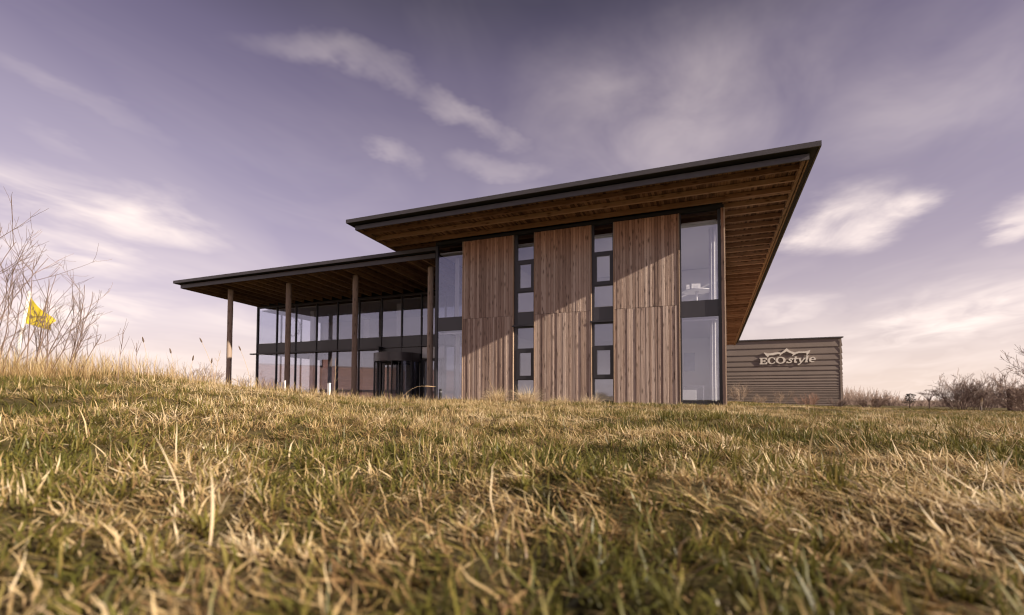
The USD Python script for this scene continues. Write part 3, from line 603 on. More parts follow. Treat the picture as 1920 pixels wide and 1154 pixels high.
# ------------------------------------------------------------------ warehouse with the wall sign
YW, XWR = 66.0, 14.55
wh = thing('warehouse', 'taupe warehouse of overlapping horizontal cladding boards carrying the wall sign', 'warehouse')
W_ = lambda name, mesh, mt, parent=None, smooth=False: obj(name, mesh, mt, wh if parent is None else parent, smooth, rng.random())
core = W_('wall', bx(-12.0, XWR - 0.12, YW + 0.16, YW + 32, zc(-1.2), zc(7.2)), 'clad')
zb = [7.22, 6.29, 5.47, 4.77, 4.11, 3.55, 3.01, 2.65, 2.29, 1.95, 1.65, 1.39, 1.17, 0.97, 0.79, 0.61, 0.44, 0.26, 0.06, -0.14, -0.34, -0.6, -0.9]
for a, b in zip(zb[:-1], zb[1:]):
    prof = lambda x_: np.array([[x_, YW + 0.15, zc(a)], [x_, YW + 0.10, zc(a)], [x_, YW + 0.015, zc(b + 0.05)], [x_, YW + 0.015, zc(b - 0.02)], [x_, YW + 0.15, zc(b + 0.01)]])
    q = loft([prof(-12.0), prof(XWR - 0.1 - 0.0)]); q.fix_normals(); W_('cladding_board', q, 'clad', core)
    ps_ = lambda y_: np.array([[XWR - 0.11, y_, zc(a)], [XWR - 0.06, y_, zc(a)], [XWR + 0.03, y_, zc(b + 0.05)], [XWR + 0.03, y_, zc(b - 0.02)], [XWR - 0.11, y_, zc(b + 0.01)]])
    q = loft([ps_(YW + 0.10), ps_(YW + 32)]); q.fix_normals(); W_('cladding_board', q, 'clad', core)
W_('corner_trim', bx(XWR - 0.26, XWR - 0.20, YW - 0.005, YW + 0.05, zc(-0.9), zc(7.2)), 'clad')
W_('coping', cat_m([bx(-12.0, XWR + 0.12, YW - 0.12, YW + 0.4, zc(7.23), zc(7.36)), bx(XWR - 0.35, XWR + 0.12, YW + 0.4, YW + 32, zc(7.23), zc(7.36))]), 'zinc')
W_('flat_roof', bx(-12.0, XWR - 0.36, YW + 0.41, YW + 32, zc(7.19), zc(7.24)), 'roofing')

# sign: pixel tracing of a close view turned into metres on the wall (0.00728 m per traced unit)
SU = 5.96 / (106 * 7.69)
def tr(pts): return [((x - 495) * SU, (485 - y) * SU) for x, y in pts]
def ext(shape, d=0.10):
    gs = getattr(shape, 'geoms', [shape]); ms_ = []
    for g_ in gs:
        e_ = trimesh.creation.extrude_polygon(g_, d, engine='earcut'); ms_.append(e_)
    e_ = cat_m(ms_)
    e_.apply_transform(trimesh.transformations.rotation_matrix(PI / 2, [1, 0, 0])); e_.apply_translation([0, 0.005, 0]); return e_
sg = thing('wall_sign', 'pale raised ECOstyle lettering under a leaf crown emblem on the taupe warehouse wall', 'sign', (5.99, YW - 0.0, zc(4.34)))
def stroke(pts, w, smooth_n=0):
    return LineString(pts).buffer(w / 2, cap_style=2, join_style=1, resolution=6)
crown = [(565, 298), (590, 306), (612, 312), (655, 311), (700, 306), (745, 299), (785, 297), (808, 308), (835, 290), (862, 268), (880, 250), (893, 235), (908, 252), (928, 272), (955, 288), (980, 298), (1008, 310), (1030, 301), (1062, 295), (1110, 297), (1155, 297), (1188, 291), (1222, 278), (1214, 300), (1203, 322), (1184, 346), (1172, 332), (1186, 312), (1150, 313), (1105, 312), (1065, 313), (1030, 322), (1002, 340), (975, 358), (990, 330), (965, 316), (940, 305), (912, 290), (894, 276), (872, 292), (845, 304), (818, 322), (795, 348), (800, 326), (770, 318), (735, 326), (700, 335), (668, 337), (640, 336), (630, 350), (618, 368), (604, 350), (588, 330)]
obj('crown_emblem', ext(Polygon(tr(crown)).buffer(0.03).buffer(0)), 'sign', sg)
def U(cx_, cy_, shp, sx=1.0, sy=1.0, shear=0.0):
    """letter drawn with cap height 100, baseline at 0; placed at traced pixel cx_ (left), baseline cy_"""
    return affinity.affine_transform(shp, [sx * SU, shear * SU, 0, sy * SU, (cx_ - 495) * SU, (485 - cy_) * SU])
def ell(cx_, cy_, a, b): return affinity.scale(Point(cx_, cy_).buffer(1, 32), a, b)
E_ = unary_union([sbox(12, 0, 40, 100), sbox(0, 0, 56, 13), sbox(0, 87, 56, 100), sbox(40, 44, 78, 56), Polygon([(40, 0), (106, 0), (112, 34), (98, 34), (84, 14), (40, 13)]), Polygon([(40, 100), (104, 100), (108, 68), (95, 68), (82, 87), (40, 88)]), sbox(70, 32, 82, 68)])
C_ = ell(58, 50, 58, 53).difference(ell(64, 50, 34, 42)).difference(Polygon([(75, 36), (140, 20), (140, 72), (75, 60)])); C_ = unary_union([C_, Polygon([(92, 62), (106, 62), (108, 98), (94, 92)])])
O_ = ell(62, 50, 62, 53).difference(ell(62, 50, 34, 41))
s_ = unary_union([stroke([(70, 58), (62, 70), (42, 70), (30, 62), (30, 52), (44, 42), (58, 34), (62, 22), (54, 8), (34, 5), (16, 8), (6, 20)], 16), Polygon([(66, 50), (76, 50), (78, 76), (68, 72)]), Polygon([(0, 0), (10, 0), (14, 26), (2, 26)])])
t_ = unary_union([stroke([(26, 100), (26, 22), (34, 8), (54, 8)], 22), sbox(4, 60, 60, 74)])
y_ = unary_union([stroke([(14, 72), (42, 6)], 22), stroke([(84, 74), (46, 0), (26, -28), (8, -28)], 15), sbox(0, 64, 36, 75), sbox(66, 64, 96, 75)])
l_ = unary_union([stroke([(22, 112), (22, 10)], 23), sbox(4, 0, 44, 12), sbox(4, 102, 26, 112)])
e_ = unary_union([ell(40, 36, 40, 38).difference(ell(44, 38, 19, 27)).difference(Polygon([(44, 10), (90, 14), (90, 30), (44, 30)])), sbox(22, 32, 76, 42)])
for nm, shp, x_, b_, sx, sy, sh in (('letter_e', E_, 497, 486, 1.02, 1.06, 0), ('letter_c', C_, 615, 482, 1.02, 1.05, 0), ('letter_o', O_, 733, 479, 1.15, 1.05, 0), ('letter_s', s_, 886, 474, 1.12, 1.0, 0.2), ('letter_t', t_, 975, 471, 1.1, 1.0, 0.2), ('letter_y', y_, 1045, 470, 1.1, 1.0, 0.2), ('letter_l', l_, 1142, 468, 1.1, 0.98, 0.2), ('letter_e', e_, 1200, 465, 1.15, 1.08, 0.2)):
    obj(nm, ext(U(x_, b_, shp, sx, sy, sh).buffer(0.006)), 'sign', sg)

# ------------------------------------------------------------------ small things before the building
def gz(x, y): return float(ground_z(np.array([x]), np.array([y]))[0])
b_ = thing('white_board', 'white tilted board standing before the leftmost glazing of the wing', 'board', (-18.95, 17.5, gz(-18.95, 17.5)), -0.25)
obj('board_face', bx(-0.33, 0.30, -0.012, 0.012, 0.55, 1.22), 'white', b_); obj('board_post', bx(0.305, 0.375, -0.03, 0.03, -0.2, 1.30), 'white', b_); obj('board_post', bx(-0.38, -0.335, -0.02, 0.02, -0.2, 1.16), 'white', b_)
b_ = thing('marker_post', 'slim white marker post between the second and third timber posts', 'post', (-16.03, 17.5, gz(-16.03, 17.5)))
obj('shaft', bx(-0.055, 0.055, -0.05, 0.05, -0.2, 1.12), 'white', b_); obj('cap', bx(-0.065, 0.065, -0.06, 0.06, 1.122, 1.15), 'ceil', b_)
b_ = thing('bollard', 'small black bollard before the lower left corner window', 'bollard', (-10.19, 17.5, gz(-10.19, 17.5)))
obj('shaft', tube([(0, 0, -0.2), (0, 0, 0.50), (0, 0, 0.58)], [0.06, 0.06, 0.045], 12), 'gap', b_, 30); obj('collar', tube([(0, 0, 0.44), (0, 0, 0.47)], 0.068, 12), 'grey', b_)

# flag on the bank
def flag():
    d0, s0 = np.array([-0.921, 0.389]) * 10.2, 10.2
    px_, py_ = d0
    base = gz(px_, py_)
    t = thing('flag', 'yellow flag with a small dark print on a white leaning pole behind the bare shrub', 'flag', (px_, py_, base))
    rt = np.array([0.928, 0.372, 0]);
    top = np.array([0, 0, zc(0.151 * 10.2) - base]) + rt * 0.06; bot = np.array([0, 0, -0.3]) - rt * 0.18
    obj('pole', tube([bot, (bot + top) / 2, top + (top - bot) * 0.02], [0.03, 0.028, 0.026], 8), 'white', t, 30)
    n_, m_ = 14, 12; v = []
    tl, bl = top - [0, 0, 0.03], top + (bot - top) * 0.29
    tr_, br = tl + rt * 0.44 + np.array([0, 0, -0.38]), bl + rt * 0.37 + np.array([0, 0, -0.10])
    nrm = np.array([0.372, -0.928, 0])
    for j in range(m_ + 1):
        for i in range(n_ + 1):
            u, w = i / n_, j / m_
            p = (tl * (1 - u) + tr_ * u) * (1 - w) + (bl * (1 - u) + br * u) * w
            p = p + nrm * (0.05 * u * math.sin(u * 7 + w * 3.0)) + np.array([0, 0, -0.05 * math.sin(u * PI) * (1 - w)])
            v.append(p)
    f = []
    for j in range(m_):
        for i in range(n_):
            a = j * (n_ + 1) + i; f += [[a, a + n_ + 1, a + 1], [a + 1, a + n_ + 1, a + n_ + 2]]
    v = np.array(v); k = len(v)
    full = trimesh.Trimesh(np.vstack([v, v - nrm * 0.004]), f + [[c + k, b + k, a + k] for a, b, c in f], process=False)
    obj('cloth', full, 'flag', t, True)
    r_ = np.random.default_rng(3); ms_ = []
    for q in range(16):
        i, j = r_.integers(3, 10), r_.integers(3, 9); p = v[j * (n_ + 1) + i]; a = r_.uniform(0, PI); l_ = r_.uniform(0.012, 0.03)
        e1 = rt * math.cos(a) + np.array([0, 0, math.sin(a)]); e2 = -rt * math.sin(a) + np.array([0, 0, math.cos(a)]); c_ = p + nrm * 0.006 * 1
        for sgn in (1, -2.2):
            c2 = p + nrm * 0.006 * sgn; ms_.append(quad(c2 - e1 * l_ - e2 * .009, c2 + e1 * l_ - e2 * .009, c2 + e1 * l_ + e2 * .009, c2 - e1 * l_ + e2 * .009))
    tag(obj('print', cat_m(ms_), 'ink', t), 'small dark print on the cloth')
flag()

# ------------------------------------------------------------------ bare woody plants
def twig_tree(r_, p0, d0, length, rad, depth, split=(2, 4), spread=0.55, up=0.12, wob=0.10, sides=4, seg=5, ratio=(0.45, 0.75), start=0.3, minr=0.0012):
    """returns (main mesh, [side meshes]) of a bare branch with its twigs"""
    def path(p, d, L):
        pts = [np.array(p, float)]; d = np.array(d, float)
        for k in range(seg):
            d = d + r_.normal(0, wob, 3) + np.array([0, 0, up * 0.3]); d /= np.linalg.norm(d); pts.append(pts[-1] + d * L / seg)
        return np.array(pts), d
    out = []
    def grow(p, d, L, rad, dep, first=False):
        pts, dl = path(p, d, L)
        out.append((first, tube(pts, np.linspace(rad, max(rad * 0.35, minr), len(pts)), sides if first else 3)))
        if dep <= 0: return
        for k in range(int(r_.integers(*split)) + (2 if first else 0)):
            u = r_.uniform(start, 0.98) * seg; i = min(int(u), seg - 1); q = pts[i] + (pts[i + 1] - pts[i]) * (u - i)
            t = pts[i + 1] - pts[i]; t /= np.linalg.norm(t); s = r_.normal(0, 1, 3); s -= t * (s @ t); s /= np.linalg.norm(s)
            dd = t + s * r_.uniform(0.6, 1.3) * spread * 1.6 + np.array([0, 0, up]); dd /= np.linalg.norm(dd)
            grow(q, dd, L * r_.uniform(*ratio), max(rad * 0.5, minr), dep - 1)
    grow(p0, d0, length, rad, depth, True)
    return [m_ for f_, m_ in out if f_][0], [m_ for f_, m_ in out if not f_]

RT = np.array([0.928, 0.372, 0.0])     # to the right as seen from the path
def left_shrubs():
    r_ = np.random.default_rng(42)
    # each: base position along the bank, stems as (height, lean right)
    specs = [(-8.98, 3.05, [(2.2, .02), (1.9, .16), (1.6, -.1), (2.3, .08), (1.7, .30), (2.0, .20), (1.3, .4), (1.1, .1), (1.5, .25), (.9, .5)], 'bare many stemmed shrub at the left edge of the photo, left of the flag'),
             (-8.85, 3.50, [(2.2, .10), (2.0, .26), (1.6, .0), (1.4, .45), (1.8, .18), (1.2, .3), (1.5, .36), (1.0, .12), (.8, .45), (1.7, .05)], 'tall bare shrub rising just behind the yellow flag pole'),
             (-8.70, 3.88, [(1.7, .14), (1.5, .38), (1.3, .52), (1.3, .04), (1.0, .3)], 'bare slender shrub just right of the yellow flag'),
             (-8.58, 4.12, [(1.5, .26), (1.3, .48), (.9, .12), (1.2, .40), (.8, .6)], 'low bare shrub leaning right, farthest right of the bank shrubs')]
    for x_, y_, stems, lb in specs:
        b = gz(x_, y_); t = thing('bare_shrub', lb, 'shrub', (x_, y_, b - 0.03))
        for h_, ln in stems:
            p0 = np.array([r_.normal(0, .16), r_.normal(0, .16), 0]) ; d = RT * (ln + r_.normal(0, .05)) + np.array([-0.3, 0.8, 0]) * r_.normal(0, .12) + [0, 0, 1.0]; d /= np.linalg.norm(d)
            mn, sd = twig_tree(r_, p0, d, h_ * 0.92, 0.0085, 2, (4, 7), 0.5, 0.10, 0.055, 5, 8, (0.22, 0.46), 0.15, 0.0016)
            s = obj('stem', mn, 'bark', t, True)
            tag(obj('twigs', cat_m(sd), 'bark', s), kind='stuff')
    # thin saplings on the bank
    for x_, y_, h_, lb in ((-5.66, 3.15, .55, 'thin leafless sapling on the bank between the shrubs and the seed stalks'), (-5.62, 3.28, .42, 'shorter thin leafless sapling just right of the taller sapling on the bank')):
        b = gz(x_, y_); t = thing('sapling', lb, 'sapling', (x_, y_, b)); mn, sd = twig_tree(r_, (0, 0, 0), (0.05, 0, 1), h_, 0.004, 1, (3, 6), 0.4, 0.2, 0.05, 4, 6, (0.25, 0.4), 0.4, 0.001)
        obj('stem', mn, 'bark', t); tag(obj('twigs', cat_m(sd), 'bark', t), kind='stuff')
left_shrubs()

def seed_stalks():
    r_ = np.random.default_rng(8)
    S = [(-5.62, 3.36, 0.60, -.16, 'dark', 'leftmost dark seed head on the bank, on a short leaning stalk'), (-5.45, 3.54, 0.49, -.16, 'dark', 'dark seed head leaning left, second along the bank skyline'),
         (-5.30, 3.78, 0.63, -.30, 'dark', 'tallest leaning stalk with a seed head, well left of the first timber post'), (-5.19, 3.93, 0.55, .14, 'pale', 'pale branching stalk just left of the first timber post'),
         (-5.06, 4.08, 0.56, -.26, 'dark', 'dark seed head on a stalk leaning left, just right of the first timber post'), (-5.33, 3.70, .42, .1, 'dark', 'low dark seed head between the tallest stalk and the bank shrubs'),
         (-5.23, 3.85, .40, .05, 'dark', 'low dark seed head directly below the pale branching stalk'), (-4.25, 4.75, .50, .02, 'pale', 'thin pale upright stalk before the glazed wing'),
         (-3.76, 5.31, .30, .40, 'plume', 'arching straw stalk bending right before the revolving door'), (-2.75, 6.0, .26, -.3, 'pale', 'short pale stalk before the fourth timber post')]
    for x_, y_, top, lean, kd, lb in S:
        b = gz(x_, y_); h_ = zc(top) - b if kd != 'plume' else top
        t = thing('seed_stalk', lb, 'stalk', (x_, y_, b)); n_ = 9; u = np.linspace(0, 1, n_)
        off = lean * h_ * (u ** 1.8 - 1) if kd != 'plume' else lean * u ** 1.3
        pts = np.array([RT * o_ + np.array([0, 0, 1]) * (h_ * k_ if kd != 'plume' else h_ * math.sin(k_ * PI * .55)) for o_, k_ in zip(off, u)])
        obj('stem', tube(pts, np.linspace(.0028, .0018, n_), 4), 'stalk', t, True)
        tt = pts[-1] - pts[-2]; tt /= np.linalg.norm(tt)
        if kd == 'dark': obj('seed_head', tube([pts[-1] - tt * .005, pts[-1] + tt * .012, pts[-1] + tt * .04, pts[-1] + tt * .058], [.003, .009, .007, .002], 7), 'seed', t, True)
        elif kd == 'plume': obj('seed_head', tube([pts[-1] - tt * .03, pts[-1], pts[-1] + tt * .07, pts[-1] + tt * .12], [.002, .009, .008, .002], 6), 'stalk', t, True)
        else:
            for q in range(5):
                i = int(r_.integers(4, 8)); a = pts[i]; dd = RT * r_.normal(0, .6) + np.array([0, 0, 1.0]); dd /= np.linalg.norm(dd); obj('side_stem', tube([a, a + dd * .06], [.0015, .001], 3), 'stalk', t)
seed_stalks()

def bare_bush(name, x_, y_, z_, h_, w_, nst, mt, lb, cat, depth=2, seed=1, group=None, rad=0.05, arch=0.0, split=(4, 7)):
    r_ = np.random.default_rng(seed); t = thing(name, lb, cat, (x_, y_, z_), group=group); br = []
    for k in range(nst):
        a = r_.uniform(0, 2 * PI); sp = r_.uniform(0.1, 1.0) ** 0.7
        p0 = np.array([math.cos(a), math.sin(a), 0]) * w_ * 0.22 * sp; d = np.array([math.cos(a) * sp * 0.75 * w_ / h_ + arch, math.sin(a) * sp * 0.75 * w_ / h_, 1.0]); d /= np.linalg.norm(d)
        mn, sd = twig_tree(r_, p0, d, h_ * r_.uniform(0.62, 0.85), rad, depth, split, 0.5, 0.15, 0.07, 4, 6, (0.35, 0.6), 0.2, rad * 0.28)
        obj('stem', mn, mt, t); br += sd
    tag(obj('twigs', cat_m(br), mt, t), kind='stuff')
G = -1.0 + H
bare_bush('bare_bush', 15.5, 60, G + .1, 1.75, 2.8, 26, 'bark_far', 'rounded pale brown bare bush just right of the warehouse', 'bush', 2, 1, None, 0.035)
bare_bush('bare_bush', 14.8, 70, G + .1, 1.5, 2.6, 14, 'bark_dark', 'low dark bare bush at the foot of the warehouse corner', 'bush', 2, 2, None, 0.03)
bare_bush('bare_bush', 22.9, 60, G, 3.1, 3.6, 30, 'bark_far', 'big twiggy hazel bush right of the umbrella shaped tree', 'bush', 3, 3, None, 0.03, 0, (3, 5))
bare_bush('bare_bush', 24.8, 61, G, 3.0, 3.2, 24, 'bark_far', 'dense brown thicket between the hazel bush and the arching bush', 'bush', 3, 4, None, 0.028, 0, (3, 5))
bare_bush('arching_bush', 26.6, 57, G, 3.3, 4.6, 22, 'bark_far', 'brown arching bare bush in front of the brown hut at the right edge', 'bush', 3, 5, None, 0.045, -0.35, (3, 5))
bare_bush('bare_tree', 30.3, 58, G, 6.6, 5.0, 5, 'bark_dark', 'tall bare tree reaching in at the right edge of the photo', 'tree', 3, 6, None, 0.045)
bare_bush('bare_bush', -49.0, 34.6, -0.6 + H, 4.0, 5.2, 22, 'bark_far', 'distant bare bush on the skyline left of the first timber post', 'bush', 2, 7, None, 0.045)
bare_bush('bare_bush', -45.0, 38.5, -0.6 + H, 2.9, 4.0, 16, 'bark_far', 'lower distant bare bush behind the foot of the first timber post', 'bush', 2, 8, None, 0.04)
def warehouse_shrubs():
    for i, (x_, y_, z0, h_, w_, n_, mt, lb) in enumerate(((3.4, 60, -0.4, 2.3, 1.3, 10, 'scrub', 'tall pale dry shrub at the warehouse wall beside the office corner'), (5.2, 60, -0.6, 1.2, 2.0, 10, 'scrub', 'low straw coloured scrub below the letter E of the sign'), (7.0, 58, -0.6, 1.5, 1.6, 7, 'scrub', 'sparse straw shrub with long leaning stems below the sign'), (9.8, 58, -0.65, 1.3, 3.0, 22, 'russet', 'russet low bush below the right end of the sign'), (12.6, 60, -0.7, 0.9, 2.0, 14, 'bark_dark', 'dark green low shrub at the warehouse corner'))):
        bare_bush('wall_shrub', x_, y_, z0 + H, h_, w_, n_, mt, lb, 'shrub', 2, 20 + i, None, 0.02)
warehouse_shrubs()

def layered_pine(x_, y_, z_, h_, w_, lb, seed):
    r_ = np.random.default_rng(seed); t = thing('pine_tree', lb, 'tree', (x_, y_, z_))
    obj('trunk', tube([(0, 0, 0), (0.02, 0, h_ * .5), (0, 0, h_)], [.05, .04, .015], 6), 'bark_dark', t)
    ms_ = []
    for k in range(5):
        zz = h_ * (0.48 + 0.115 * k); ww = w_ * (1 - 0.12 * abs(k - 1.2)) * r_.uniform(.7, 1.1); ox, oy = r_.normal(0, .07, 2)
        for q in range(70):
            a, rr = r_.uniform(0, 2 * PI), ww * 0.5 * math.sqrt(r_.random()); p = np.array([ox + rr * math.cos(a), oy + rr * math.sin(a), zz + r_.normal(0, .055) - rr * 0.12]); e = r_.normal(0, .07, (3, 3)); e[:, 2] *= 0.5
            ms_.append(trimesh.Trimesh(p + e, [[0, 1, 2]], process=False))
    tag(obj('crown', cat_m(ms_), 'pine', t), kind='stuff')
layered_pine(18.82, 60, G, 1.7, 1.15, 'small dark pine with flat layers of needles on a thin trunk', 4)

def umbrella_tree():
    r_ = np.random.default_rng(9); t = thing('umbrella_tree', 'bare tree with a wide umbrella shaped crown beside the small pine', 'tree', (20.4, 60, G))
    obj('trunk', tube([(0, 0, 0), (.03, 0, .5), (0, 0, 1.0)], [.06, .05, .04], 6), 'bark_far', t); tw = []
    for k in range(16):
        a = r_.uniform(0, 2 * PI); e = r_.uniform(.25, 1.1); end = np.array([math.cos(a) * e, math.sin(a) * e, 2.08 - 0.45 * e * e])
        pts = np.array([[0, 0, .8], end * [.25, .25, 0] + [0, 0, 1.25], end * [.7, .7, 0] + [0, 0, end[2] - .1], end]); br = obj('branch', tube(pts, [.03, .022, .014, .008], 4), 'bark_far', t)
        for q in range(16):
            p = pts[2] + (pts[3] - pts[2]) * r_.uniform(-.5, 1.1); tw.append(tube([p, p + np.array([r_.normal(0, .16), r_.normal(0, .16), r_.uniform(.0, .12)])], [.009, .006], 3))
    tag(obj('twigs', cat_m(tw), 'bark_far', t), kind='stuff')
umbrella_tree()

def hut():
    t = thing('wooden_hut', 'plain brown wooden hut at the right edge behind the arching bush', 'hut', (27.9, 60.0, G))
    obj('wall', bx(-1.25, 1.4, 0.03, 0.8, -.2, 2.1), 'hut', t, False, 0.4)
    for k in range(13): obj('board', bx(-1.27 + k * .205, -1.27 + k * .205 + .195, 0, .026, -.2, 2.1), 'hut', t, False, rng.random())
    obj('roof', bx(-1.3, 1.5, -.06, .9, 2.105, 2.16), 'bark_dark', t)
hut()

def far_wood():
    r_ = np.random.default_rng(77); ms_ = []
    for k in range(2200):
        u = r_.random(); x_ = -40 + 150 * u; y_ = 92 + r_.uniform(0, 12) - 0.12 * x_
        hh = r_.uniform(1.9, 2.8) * (1 + .35 * math.sin(x_ * .35)); b = np.array([x_, y_, -1.3 + H])
        for q in range(4):
            e = b + np.array([r_.normal(0, .7), r_.normal(0, .5), hh * r_.uniform(.6, 1.05)]); ms_.append(tube([b + np.array([r_.normal(0, .3), 0, 0]), (b + e) / 2 + r_.normal(0, .1, 3), e], [.05, .04, .02], 3))
    o_ = obj('far_wood', cat_m(ms_), 'bark_far'); tag(o_, 'low brown belt of leafless woodland along the far horizon', 'woodland', kind='stuff')
far_wood()

def small_birch():
    t = thing('birch_sapling', 'thin pale sapling standing before the hazel bush', 'tree', (22.6, 55.5, G)); r_ = np.random.default_rng(31)
    for k in range(3):
        mn, sd = twig_tree(r_, (r_.normal(0, .08), 0, 0), (r_.normal(0, .12), 0, 1), 1.0, .03, 1, (2, 4), .3, .2, .05, 4, 5, (.25, .4), .5, .006)
        obj('stem', mn, 'sign', t); tag(obj('twigs', cat_m(sd), 'stalk', t), kind='stuff')
small_birch()

# house across the road, mirrored in the lower glazing of the wing
def tiled_house():
    cx_, cy_ = -46.0, -6.0
    t = thing('tiled_house', 'long low house with a red tiled roof, mirrored in the glazing of the wing', 'house', (cx_, cy_, -0.6 + H), 2.2)
    L_, W2, e_, r_ = 15.5, 6.0, 1.7, 4.9
    obj('wall', bx(-L_, L_, -W2 + .6, W2 - .6, 0, e_ + .3), 'brick', t)
    n_ = 14
    for s_ in (-1, 1):
        for k in range(n_):
            a, b = k / n_, (k + 1) / n_
            p0 = np.array([0, s_ * W2 * (1 - a), e_ + (r_ - e_) * a + .10]); p1 = np.array([0, s_ * W2 * (1 - b), e_ + (r_ - e_) * b + .03])
            m_ = loft([np.array([[x_, p0[1], p0[2]], [x_, p0[1], p0[2] - .06], [x_, p1[1], p1[2] - .05], [x_, p1[1], p1[2]]]) for x_ in (-L_ - .4, L_ + .4)]); m_.fix_normals(); obj('tile_course', m_, 'tile', t)
    obj('ridge', tube([(-L_ - .4, 0, r_ + .05), (L_ + .4, 0, r_ + .05)], .14, 8), 'bark_dark', t)
    obj('chimney', bx(4, 4.8, -.4, .4, r_ - .5, r_ + 1.0), 'brick', t)
tiled_house()

# ------------------------------------------------------------------ grass
def blade_mesh(r_, base, az, L, W, phi, curl, tone, seg, sink=0.012, wig=0.26):
    """all blades of one length class at once: bent tapering ribbons standing or lying on the turf"""
    n = len(base); p = base.copy(); p[:, 2] -= sink; az = az.copy()
    side = np.stack([-np.sin(az), np.cos(az), r_.normal(0, .35, n)], 1); side /= np.linalg.norm(side, axis=1, keepdims=True)
    rows = []
    for s in range(seg + 1):
        u = s / seg
        w = W * (0.72 + 0.5 * u if u < .5 else 0.97 - 0.92 * ((u - .5) / .5) ** 1.5)
        rows.append(p - side * (w / 2)[:, None]); rows.append(p + side * (w / 2)[:, None])
        ph = np.minimum(phi + curl * u, 1.95); az = az + r_.normal(0, wig, n); st = L / seg
        p = p + st[:, None] * np.stack([np.sin(ph) * np.cos(az), np.sin(ph) * np.sin(az), np.cos(ph)], 1)
        p[:, 2] = np.maximum(p[:, 2], base[:, 2] + 0.002 + 0.012 * u)
    V = np.stack(rows, 1).reshape(-1, 3); k = 2 * (seg + 1); b0 = (np.arange(n) * k)[:, None]
    F = []
    for s in range(seg):
        i = 2 * s
        F += [b0 + [i, i + 1, i + 3], b0 + [i, i + 3, i + 2]]
    F = np.stack(F, 1).reshape(-1, 3)
    return V, F, np.repeat(tone, k).astype(np.float32), np.tile(np.repeat(np.linspace(0, 1, seg + 1), 2), n).astype(np.float32)

nz = lambda x, y, s, seed: meshkit.fbm(np.stack([np.asarray(x) / s, np.asarray(y) / s, np.zeros_like(x)], -1), 3, seed)

def clumped(r_, r0, r1, a0, a1, per_m2, blades, size, L, W, seg, wr=0.0, gshift=0.0, keep=None, flat=1.0):
    area = (r1 ** 2 - r0 ** 2) / 2 * math.radians(a1 - a0); nc = int(area * per_m2 / blades)
    i_ = np.arange(nc); u1, u2 = (0.5 + i_ * 0.7548776662466927) % 1, (0.5 + i_ * 0.5698402909980532) % 1      # evenly spread, then shaken
    r = np.sqrt(r0 ** 2 + (r1 ** 2 - r0 ** 2) * u1); a = np.radians(a0 + (a1 - a0) * u2); jit = .45 * math.sqrt(blades / per_m2)
    x, y = r * np.sin(a) + r_.normal(0, jit, nc), r * np.cos(a) + r_.normal(0, jit, nc); r = np.hypot(x, y)
    ok = ~((y > 18.9) & (x > -30) & (x < 0.9))
    if keep is not None: ok &= keep(x, y, r, np.degrees(a))
    x, y, r = x[ok], y[ok], r[ok]; nc = len(x)
    gsc = 1.0 + 0.06 * r
    spot = lambda px_, py_, s_: np.exp(-((x - px_) ** 2 + (y - py_) ** 2) / s_ ** 2)
    gshift = gshift - 0.30 * spot(-2.6, 3.4, 1.9) - 0.15 * spot(-4.2, 8.5, 3.0) + 0.30 * spot(-.22, 1.25, .40) + 0.12 * spot(-5.0, 2.5, 2.0) - 0.16 * smooth01((r - 1.8) / 2.5) * (1 - smooth01((r - 20) / 8)) + 0.24 * (1 - smooth01((r - .35) / .9))
    green = r_.random(nc) < np.clip(0.25 + gshift + 2.4 * (nz(x, y, 0.8 * gsc, 5) - .5) + 1.2 * (nz(x, y, 0.25 * gsc, 6) - .5), .04, .9)
    straw = ~green & (r_.random(nc) < np.clip(.55 + 2.0 * (nz(x, y, .6 * gsc, 9) - .5), .1, .95))
    wind = 2.6 + 3.0 * (nz(x, y, 2.0, 31) - .5)
    nb = np.maximum(3, (blades * r_.uniform(.5, 1.5, nc)).astype(int)); N = nb.sum(); c = np.repeat(np.arange(nc), nb)
    sz = size * r_.uniform(.55, 1.5, nc)[c]; q = sz * np.sqrt(r_.random(N)) * np.where(green[c], .55, 1.1); qa = r_.uniform(0, 2 * PI, N)
    bx_, by_ = x[c] + q * np.cos(qa), y[c] + q * np.sin(qa)
    cdir = np.where(straw, wind + r_.normal(0, .9, nc), r_.uniform(0, 2 * PI, nc))
    az = np.where(green[c], qa + r_.normal(0, .8, N), cdir[c] + r_.normal(0, np.where(straw, .5, 1.3)[c], N))
    ph0 = np.where(green, r_.uniform(.30, .85, nc), np.where(straw, r_.uniform(.95, 1.45, nc), r_.uniform(.6, 1.35, nc)))
    phi = np.clip(ph0[c] * flat + r_.normal(0, .24, N), .05, 1.52); curl = r_.normal(np.where(green, .85, .40)[c], .75, N)
    tone = np.where(green, r_.normal(.15, .07, nc), np.where(straw, r_.normal(.78 - .16 * (1 - smooth01((r - .4) / 1.0)), .10, nc), r_.normal(.46, .16, nc)))[c] + r_.normal(0, .11, N)
    mixed = r_.random(N) < .14; tone = np.where(mixed, r_.uniform(.05, .95, N), tone)
    hs = np.repeat(r_.uniform(.65, 1.3, nc), nb)
    LL = r_.uniform(L[0], L[1], N) * hs; WW = np.maximum(r_.uniform(W[0], W[1], N), 0) * (1 + wr * np.hypot(bx_, by_)) * np.where(green[c], 1.1, .92)
    lift = np.where(green[c] | straw[c], .012, 0) * r_.random(N)
    base = np.stack([bx_, by_, ground_z(bx_, by_) + lift], 1)
    keepb = np.hypot(bx_, by_) > .17
    return blade_mesh(r_, base[keepb], az[keepb], LL[keepb], WW[keepb], phi[keepb], curl[keepb], np.clip(tone, 0, 1)[keepb], seg)

